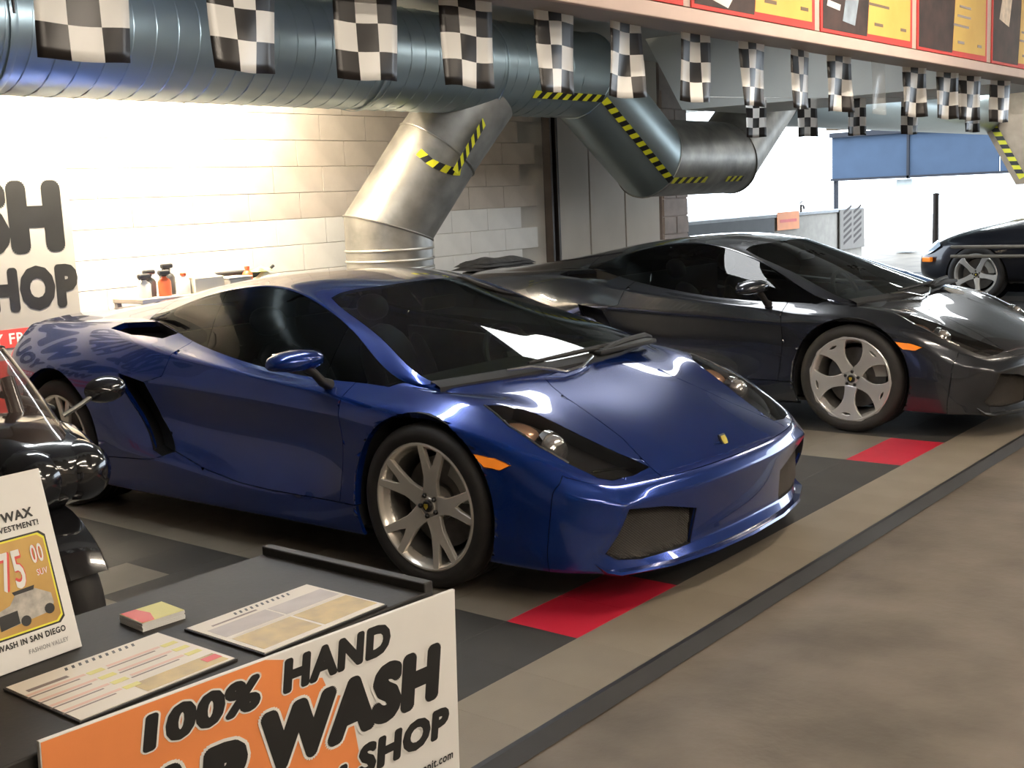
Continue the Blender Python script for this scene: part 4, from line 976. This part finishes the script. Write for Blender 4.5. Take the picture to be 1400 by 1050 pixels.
# ------------------------------------------------------------------ motorcycle (front part shows at the left edge)
bk = empty('motorcycle', (0, -2.3, 0)); tag(bk, 'black motorcycle with smoked windscreen and round mirror behind the table', 'motorcycle')
bk.scale = (1, 1, 1)
M_BKP = mat('gloss black fairing', (.012, .012, .014), .14, coat=1., noise=.1); M_SMK = mat('smoked screen', (.10, .07, .055), .12, alpha=.62, coat=1., noise=.1)
for x, w_ in ((-.335, .115), (-1.72, .17)):
    wh = empty('wheel', (x, 0, .30)); wh.parent = bk
    MB().lathe([(.215, -w_*.35), (.235, -w_*.45), (.27, -w_*.48), (.292, -w_*.30), (.30, 0), (.292, w_*.30), (.27, w_*.48), (.235, w_*.45), (.215, w_*.35)], 48).build('tyre', M_RUB, wh)
    MB().lathe([(.20, -.04), (.222, -.045), (.222, .045), (.20, .04), (.20, -.04)], 40).build('rim', M_BLK, wh)
    for i in range(5): MB().tube([(0, 0, 0), (.21*math.cos(i*1.2566), 0, .21*math.sin(i*1.2566))], [.028, .018], 8).build('spoke', M_BLK, wh)
    MB().lathe([(0, -.07), (.04, -.07), (.04, .07), (0, .07)], 20).build('hub', M_CHR, wh)
    for s in (-1, 1): MB().lathe([(.08, s*.062), (.145, s*.062), (.145, s*.067), (.08, s*.067)], 32).build('brake_disc', M_DISC, wh)
f_ = []
for t in range(13):
    a = R(25+t*10.5); f_.append([(-.335+(.318+.004)*math.cos(a)*k_, y_, .30+.325*math.sin(a)*k_) for y_, k_ in ((-.075, .93), (-.06, .99), (0, 1.02), (.06, .99), (.075, .93))])
MB().grid(f_).build('front_fender', M_BKP, bk)
text('fender_lettering', 'WW', .035, M_WHT, bk, (-.30, -.0645, .612), (R(68), 0, 0), .03, .2)
for s in (-1, 1): MB().tube([(-.335, s*.10, .30), (-.50, s*.10, .72), (-.60, s*.10, .98)], [.026, .028, .024], 12).build('fork_leg', M_CHR, bk)
# fairing nose with headlamp
rows = []
for x, wy, zt, zb in ((-.10, .02, .76, .70), (-.13, .10, .80, .66), (-.20, .17, .835, .62), (-.33, .215, .87, .60), (-.50, .235, .885, .58), (-.66, .23, .87, .55)):
    ring = []
    for t in range(16):
        a = 2*PI*t/16; zc = (zt+zb)/2; ring.append((x, wy*math.copysign(abs(math.cos(a))**.8, math.cos(a)), zc+(zt-zb)/2*math.copysign(abs(math.sin(a))**.8, math.sin(a))))
    rows.append(ring)
fm = MB(); fm.grid(rows, closed=True); fm.f.append(tuple(range(16))); fm.sm.append(True); fm.build('fairing', M_BKP, bk)
MB().lathe([(0, .075), (.05, .068), (.085, .035), (.095, -.02), (.10, -.06)], 28, 'x', (-.17, -.075, .725)).build('headlamp', M_BKP, bk)
MB().lathe([(0, .075), (.05, .068), (.085, .035), (.095, -.02), (.10, -.06)], 28, 'x', (-.17, .075, .725)).build('headlamp', M_BKP, bk)
rows = []
for t in range(9):
    f = t/8; x = -.17-.30*f**.9; z = .83+.27*f; wd_ = .17*(1-.35*f**2)
    rows.append([(x-.22*abs(u)**2*(1-.25*f), wd_*u, z-.03*abs(u)**2) for u in [-1+i*.2 for i in range(11)]])
MB().grid(rows).build('windscreen', M_SMK, bk)
edge = [rows[t][0] for t in range(9)]+[rows[8][i] for i in range(1, 11)]+[rows[t][10] for t in range(7, -1, -1)]
MB().tube(edge, .004, 6).build('screen_edge', M_BLK, bk)
for s in (-1, 1):
    MB().tube([(-.40, s*.17, .86), (-.385, s*.22, .885), (-.375, s*.265, .912)], .0085, 8).build('mirror_stalk', M_CHR, bk)
    MB().lathe([(0, .045), (.03, .038), (.055, .018), (.062, 0), (.058, -.006), (0, -.006)], 24, 'x', (0, 0, 0)).build('mirror', M_BKP, bk, (-.378, s*.315, .925), (0, 0, s*R(-10))).scale = (1, 1.15, .72)
    MB().tube([(-.60, s*.08, .93), (-.62, s*.20, .88), (-.68, s*.29, .84)], .014, 10).build('handlebar', M_BLK, bk)
tk = smoothed(MB().box((-.86, 0, .80), (.50, .30, .24)).mesh('t'), 2, 'tank'); ob('fuel_tank', tk, M_BKP, bk)
ob('seat', smoothed(MB().box((-1.36, 0, .78), (.66, .28, .12), Matrix.Rotation(R(8), 3, 'Y')).mesh('t'), 2, 'seat'), M_CAB, bk)
ob('engine', MB().box((-.98, 0, .46), (.52, .34, .36), bev=.05).mesh('engine'), M_DARKST, bk)
MB().tube([(-.62, 0, .95), (-.75, 0, .70), (-1.25, 0, .62), (-1.72, 0, .30)], [.05, .06, .05, .03], 10).build('frame', M_BLK, bk)
MB().tube([(-1.02, -.17, .60), (-1.05, -.26, .05), (-1.02, -.27, .0)], .012, 8).build('kickstand', M_DARKST, bk)

# ------------------------------------------------------------------ supplies on a low shelf behind the blue car
M_WOOD = mat('pale shelf board', (.62, .56, .47), .6, noise=.08)
sh = empty('supply_shelf', (-3.66, .86, 0)); tag(sh, 'low pale shelf unit against the wall behind the blue car', 'shelf')
MB().box((0, 0, .937), (.34, 1.22, .03), bev=.004).build('top_board', M_WOOD, sh); MB().box((0, 0, .42), (.34, 1.18, .03), bev=.004).build('lower_board', M_WOOD, sh)
for sx in (-1, 1):
    for sy in (-1, 1): MB().box((sx*.15, sy*.585, .461), (.035, .035, .922), bev=.003).build('leg', M_WOOD, sh)
Z0 = .953
M_BO = mat('orange red plastic', (.72, .13, .05), .35, noise=.06); M_BW = mat('white plastic', (.78, .76, .70), .35, noise=.04); M_BG = mat('dark grey plastic', (.05, .05, .05), .4, noise=.15)
def bottle(x, y, m, h, label, head=M_BG, r=.042, spray=True):
    b = empty('spray_bottle' if spray else 'bottle', (x, y, Z0)); tag(b, label, 'bottle', 'bottles on the shelf')
    MB().lathe([(0, 0), (r, .0), (r, .01), (r, h*.62), (r*.8, h*.72), (r*.38, h*.80), (r*.38, h*.86), (0, h*.86)], 20, 'z').build('body', m, b)
    if spray:
        MB().lathe([(0, h*.98), (r*.5, h*.97), (r*.5, h*.86), (0, h*.86)], 14, 'z').build('collar', head, b)
        MB().box((.02, -.012, h*1.03), (.035, .085, .032), bev=.01).build('spray_head', head, b); MB().tube([(.02, -.03, h*1.0), (.025, -.05, h*.9)], .006, 6).build('trigger', head, b)
    else: MB().lathe([(0, h), (r*.5, h*.99), (r*.5, h*.86), (0, h*.86)], 14, 'z').build('cap', head, b)
bottle(-3.60, .345, M_BW, .135, 'white spray bottle at the left end of the shelf'); bottle(-3.66, .425, M_BG, .155, 'black spray bottle between the white and orange bottles'); bottle(-3.58, .485, M_BO, .15, 'orange red spray bottle with grey head on the shelf')
bottle(-3.66, .565, M_BG, .185, 'tallest dark spray bottle behind the orange one', r=.05); bottle(-3.58, .635, M_BW, .14, 'white bottle with red cap beside the cream box', head=M_BO, spray=False)
bx = empty('supply_box', (-3.60, .80, Z0)); tag(bx, 'cream cardboard box in the middle of the shelf', 'box'); MB().box((0, 0, .05), (.16, .24, .10), bev=.004).build('carton', mat('cream carton', (.74, .68, .55), .6, noise=.05), bx); MB().box((0, 0, .101), (.10, .241, .004)).build('tape_strip', mat('packing tape', (.60, .50, .34), .3, noise=.05), bx)
def cloth(x, y, z, sx, sy, h, m, label, seed, name='folded_cloth'):
    rnd = random.Random(seed); rows = []
    for i in range(11):
        row = []
        for j in range(13):
            u, v = i/10*2-1, j/12*2-1; e = max(0, 1-abs(u)**4)*max(0, 1-abs(v)**4); row.append((u*sx, v*sy, h*e**.5*(.65+.35*math.sin(u*3+seed)*math.cos(v*4+seed*2))+.004*rnd.random()*e))
        rows.append(row)
    o = MB().grid(rows).build(name, m, None, (x, y, z)); tag(o, label, 'cloth'); return o
M_CL1 = mat('cream cloth', (.70, .66, .54), .9, noise=.1, bump=.3, bscale=90); M_CL2 = mat('lime cloth', (.62, .66, .22), .9, noise=.1, bump=.3, bscale=90)
cloth(-3.62, .78, Z0+.104, .07, .11, .055, M_CL1, 'cream cloth crumpled on top of the carton', 2)
bx2 = empty('supply_box', (-3.58, 1.045, Z0)); tag(bx2, 'grey plastic box right of the carton on the shelf', 'box'); MB().box((0, 0, .036), (.16, .19, .072), bev=.008).build('tub', mat('grey plastic tub', (.40, .38, .34), .5, noise=.06), bx2); MB().box((0, 0, .079), (.17, .20, .012), bev=.004).build('lid', M_BW, bx2)
tr = empty('tool_tray', (-3.735, 1.17, Z0)); tag(tr, 'long black tray at the right end of the shelf', 'tray'); MB().box((0, 0, .055), (.10, .50, .11), bev=.01).build('tray_body', M_BLK, tr); MB().tube([(0, .25, .10), (.02, .31, .105), (.02, .345, .125)], .012, 8).build('handle', M_BLK, tr)
bottle(-3.59, 1.175, M_BO, .145, 'short red bottle in front of the black tray', head=M_BO, spray=False, r=.036)
cloth(-3.58, 1.34, Z0, .075, .12, .105, M_CL1, 'cream cloth piled at the right of the shelf', 5); cloth(-3.60, 1.30, Z0+.100, .05, .07, .035, M_CL2, 'lime green cloth on top of the cream pile', 9)
# covered bin between the cars with a folded dark cover
bn = empty('bin', (-3.45, 3.72, 0)); tag(bn, 'grey bin standing by the wall behind the cars', 'bin'); MB().lathe([(0, .02), (.21, .02), (.23, .05), (.27, .84), (.285, .85), (.285, .87), (.26, .87), (.22, .05), (0, .05)], 32, 'z').build('shell', mat('grey bin plastic', (.22, .22, .21), .5, noise=.1), bn); MB().lathe([(0, .90), (.24, .885), (.288, .872), (.288, .86)], 32, 'z').build('lid', MATS['grey bin plastic'], bn)
cv = empty('folded_cover', (-3.45, 3.72, .90)); tag(cv, 'dark folded car cover lying on the bin lid', 'cover'); M_CV = mat('dark cover cloth', (.075, .072, .070), .8, noise=.35, nscale=14, bump=.4, bscale=30)
for i, (sx_, sy_, zz) in enumerate(((.20, .36, 0), (.19, .33, .028), (.17, .28, .054))):
    rows = []
    for u in range(9):
        row = []
        for v in range(15):
            a, b = u/8*2-1, v/14*2-1; e = (max(0, 1-abs(a)**6)*max(0, 1-abs(b)**6))**.5; row.append((a*sx_, b*sy_, zz+.034*e+.010*e*math.sin(5*b+i*2+a*3)))
        rows.append(row)
    MB().grid(rows).build('fold', M_CV, cv)
# ------------------------------------------------------------------ beyond the wall: yard, low wall, posts, awning, parked dark car
M_YARD = mat('pale yard concrete', (.50, .50, .48), .8, noise=.06, nscale=.6)
struct(MB().box((-14, 22, -.16), (60, 60, .1)).build('ground_outside', M_YARD))
lw = struct(MB().box((-6.05, 12.6, .49), (.18, 9.9, .98)).build('wall_low', mat('grey low wall', (.36, .34, .31), .8, noise=.1)))
M_LWD = mat('dark board', (.05, .055, .06), .6, noise=.1)
MB().box((-5.945, 10.95, .66), (.03, 5.9, .64), bev=.004).build('dark_board', M_LWD, lw)
MB().box((-6.05, 12.6, 1.0), (.24, 9.95, .05), bev=.006).build('coping', mat('coping grey', (.34, .36, .38), .7, noise=.08), lw)
nt_ = empty('notice', (-5.925, 14.4, .93)); tag(nt_, 'orange notice on the low wall behind the grey car', 'notice')
MB().box((0, 0, -.02), (.006, .82, .30)).build('sheet', M_ORG, nt_); MB().box((.004, 0, -.02), (.002, .62, .05)).build('print_line', M_SRED, nt_)
M_STR = mat('pale stripe', (.20, .185, .17), .6, noise=.05)
pn = empty('striped_panel', (-5.918, 17.0, .55)); tag(pn, 'panel of dark diagonal stripes at the end of the low wall', 'panel')
MB().box((0, 0, .10), (.02, 1.1, .72)).build('panel', M_STR, pn)
for c in range(2):
    for i in range(6):
        y, z = -.40+c*.45, -.18+i*.11; MB().add([(.012, y, z), (.012, y+.36, z+.13), (.012, y+.36, z+.185), (.012, y, z+.055)], [(0, 1, 2, 3)]).build('stripe', mat('brown stripe', (.045, .036, .033), .6, noise=.1), pn)
tapf = empty('outdoor_tap', (-6.05, 15.15, 1.025)); tag(tapf, 'small dark tap standing on the low wall', 'tap')
MB().tube([(0, 0, 0), (0, 0, .13)], .022, 8).build('stem', M_DARKST, tapf); MB().tube([(0, 0, .11), (0, .10, .11), (0, .12, .05)], .018, 8).build('spout', M_DARKST, tapf); MB().tube([(0, -.05, .15), (0, .05, .19)], .012, 6).build('handle', M_DARKST, tapf)
# pale pillar and dark post outside
pl = struct(MB().box((-6.25, 20.6, .76), (.34, .34, 1.52), bev=.02).build('pillar', mat('pale blue plaster', (.62, .68, .70), .8, noise=.15, nscale=4)))
po = empty('post', (-3.31, 14.0, 0)); tag(po, 'thin dark post standing past the grey car', 'post')
MB().tube([(0, 0, 0), (0, 0, 1.26)], .045, 10).build('shaft', M_DARKST, po); MB().box((0, 0, .01), (.2, .2, .02)).build('base_plate', M_DARKST, po); MB().lathe([(0, 1.285), (.05, 1.275), (.052, 1.25)], 12, 'z').build('cap', M_DARKST, po)
# awning across the way
M_AW = mat('blue grey awning cloth', (.045, .075, .13), .8, noise=.08, nscale=3); M_AWD = mat('dark awning edge', (.015, .018, .028), .7, noise=.1)
aw = empty('awning', (-5.5, 20, 0)); tag(aw, 'blue grey awning wall hanging across the far opening', 'awning')
for x0, x1 in ((-2.26, -.62), (-.58, 1.2), (1.22, 3.2)):
    MB().box(((x0+x1)/2, .3, 2.02), (x1-x0, .06, .92), bev=.01).build('panel', M_AW, aw)
MB().box((.45, .28, 1.565), (5.45, .10, .05)).build('bottom_bar', M_AWD, aw); MB().box((.45, .25, 2.50), (5.45, .16, .10)).build('top_bar', M_AWD, aw); MB().box((-.60, .27, 2.0), (.05, .08, .95)).build('seam_post', M_AWD, aw)
for x in (-2.2, 3.1): MB().box((x, .35, .75), (.08, .08, 1.6)).build('leg', M_AWD, aw)
# far beam and pillar with worn tape
M_TAN = mat('tan far beam', (.34, .27, .20), .8, noise=.12)
fb = struct(MB().box((-2.0, 15.3, 2.64), (7.2, .25, .52)).build('beam_far', M_TAN))
fp = struct(MB().prism([(-3.02, 2.4), (-2.2, 2.4), (-2.2, 1.35), (-2.45, 1.35), (-2.75, 1.9)], 'y', 15.0, 15.4).build('column_far', M_TAN))
for k, (x0, z0, x1, z1, n) in enumerate(((-4.95, 2.72, -4.25, 2.52, 8), (-3.95, 2.50, -3.3, 2.50, 10))):
    t_ = empty('hazard_tape'); tag(t_, ['short bright yellow tape on the far tan beam', 'faded yellow tape lower on the far tan beam'][k], 'tape', 'hazard tapes')
    tape(t_, [(x1, 15.172, z1), (x0, 15.172, z0)], [(0, -1, 0)]*2, .13, n)
t_ = empty('hazard_tape'); tag(t_, 'faded yellow tape down the far tan column', 'tape', 'hazard tapes'); tape(t_, [(-2.35, 14.996, 1.45), (-2.85, 14.996, 2.35)], [(0, -1, 0)]*2, .10, 14)
# guard rails before the dark car
for z in (.655, .545):
    r_ = empty('guard_rail', (0, 10.25, 0)); tag(r_, ('upper' if z > .6 else 'lower')+' metal rail crossing in front of the dark parked car', 'rail', 'guard rails')
    MB().tube([(-1.80, 0, z+.02), (1.2, 0, z+.02)], .022, 10).build('rail', mat('worn steel rail', (.30, .27, .23), .4, metal=.6, noise=.1), r_)
    for x in ((-.9, 1.1) if z > .6 else (-.6, .9)): MB().tube([(x, .05, 0), (x, .05, z+.02)], .025, 8).build('rail_post', MATS['worn steel rail'], r_)
# dark saloon: lower shell and cabin as smooth lofts. Its nose looks to -x
bc = empty('saloon_car', (-1.56, 11.3, 0), (0, 0, PI)); tag(bc, 'black saloon car with five-spoke wheels at the far edge of the scene', 'car')
M_BC = car_paint('black paint', (.006, .006, .010), (.015, .016, .024))
SEC = [(.80, .52, .30, .44, .50, .56), (.74, .72, .24, .46, .60, .66), (.52, .84, .20, .50, .72, .76), (.30, .88, .20, .52, .80, .86), (-.1, .90, .20, .54, .86, .95), (-.55, .90, .20, .55, .88, 1.01), (-1.0, .90, .20, .56, .89, 1.02), (-1.8, .90, .20, .56, .90, .98), (-2.6, .90, .20, .58, .92, 1.0), (-3.2, .88, .22, .58, .93, 1.02), (-3.55, .80, .30, .56, .88, .96), (-3.62, .6, .36, .52, .74, .80)]
rows = []
for x, w_, zb, zm, zs, zt in SEC:
    ring = [(x, 0, zb), (x, .7*w_, zb), (x, w_*.97, zb+.05), (x, w_, zm), (x, w_*.98, (zm+zs)/2), (x, w_*.92, zs), (x, w_*.6, zt-.01), (x, 0, zt)]
    rows.append(ring+[(a, -b, c) for a, b, c in reversed(ring[1:-1])])
sm_ = MB(); sm_.grid(rows, closed=True); sm_.f += [tuple(range(14)), tuple(11*14+i for i in range(13, -1, -1))]; sm_.sm += [True]*2
me = smoothed(sm_.mesh('b'), 3, 'shell'); b2 = bmesh.new(); b2.from_mesh(me)
for ax_ in (0, -2.7):
    dl = [f for f in b2.faces if (f.calc_center_median().x-ax_)**2+(f.calc_center_median().z-.32)**2 < .355**2 and abs(f.calc_center_median().y) > .60]
    for f in dl:
        for v in f.verts:
            pass
    bmesh.ops.delete(b2, geom=dl, context='FACES')
    for v in b2.verts:
        d = Vector((v.co.x-ax_, v.co.z-.32))
        if abs(v.co.y) > .60 and d.length < .41 and any(e.is_boundary for e in v.link_edges): d = d.normalized()*.362; v.co.x = ax_+d.x; v.co.z = .32+d.y
b2.to_mesh(me); b2.free(); ob('shell', me, M_BC, bc)
rows = []
for x, w_, z in ((-.62, .78, .99), (-1.2, .66, 1.34), (-1.8, .64, 1.42), (-2.4, .64, 1.38), (-3.1, .74, 1.02)): rows.append([(x, -w_, z-.02), (x, -w_*.6, z), (x, 0, z+.012), (x, w_*.6, z), (x, w_, z-.02)])
rf = MB(); rf.grid(rows); ob('roof', smoothed(rf.mesh('r'), 2, 'roof'), M_BC, bc)
for s in (-1, 1):
    MB().add([(-.66, s*.82, .93), (-1.22, s*.66, 1.31), (-2.4, s*.645, 1.35), (-3.05, s*.78, .97)], [(0, 1, 2, 3)]).build('side_window', M_WIN, bc)
    MB().lathe([(.365, s*.55), (.365, s*.86)], 24, 'y', (0, 0, .32), (0, PI)).build('wheel_housing', M_BLKM, bc)
    ob('headlamp', smoothed(MB().add([(.46, s*.80, .72), (.60, s*.78, .62), (.72, s*.66, .60), (.70, s*.55, .635), (.52, s*.70, .745), (.44, s*.84, .68), (.58, s*.82, .58), (.70, s*.70, .56), (.70, s*.58, .59)], [(0, 1, 2, 3, 4), (0, 5, 6, 1), (1, 6, 7, 2), (2, 7, 8, 3)]).mesh('h'), 2, 'headlamp'), mat('bluish lamp glass', (.55, .68, .85), .1, metal=.3, coat=1., noise=.05), bc)
    ob('side_marker', MB().box((.60, s*.83, .515), (.13, .05, .06), Matrix.Rotation(s*R(-22), 3, 'Z'), bev=.01).mesh('sm'), M_AMB, bc)
    MB().box((-.80, s*.97, .98), (.14, .18, .11), bev=.03).build('door_mirror', M_BC, bc)
Kb = wheel_meshes('star', .335, .22)
spk = plate('spoke', [(.045, -.030), (.12, -.022), (.20, -.026), (.238, -.040), (.238, .040), (.20, .026), (.12, .022), (.045, .030)], [], .02, .004)
for v in spk.vertices: rr, t, d = v.co; v.co = (rr, .03-.026*(rr-.05)/.19-d, t)
Kb['spoke'] = spk; Kb['a0'] = 62
for s in (-1, 1):
    for x in (0, -2.7): add_wheel(bc, Kb, (x, s*.885, .335), s > 0, M_RIM2)
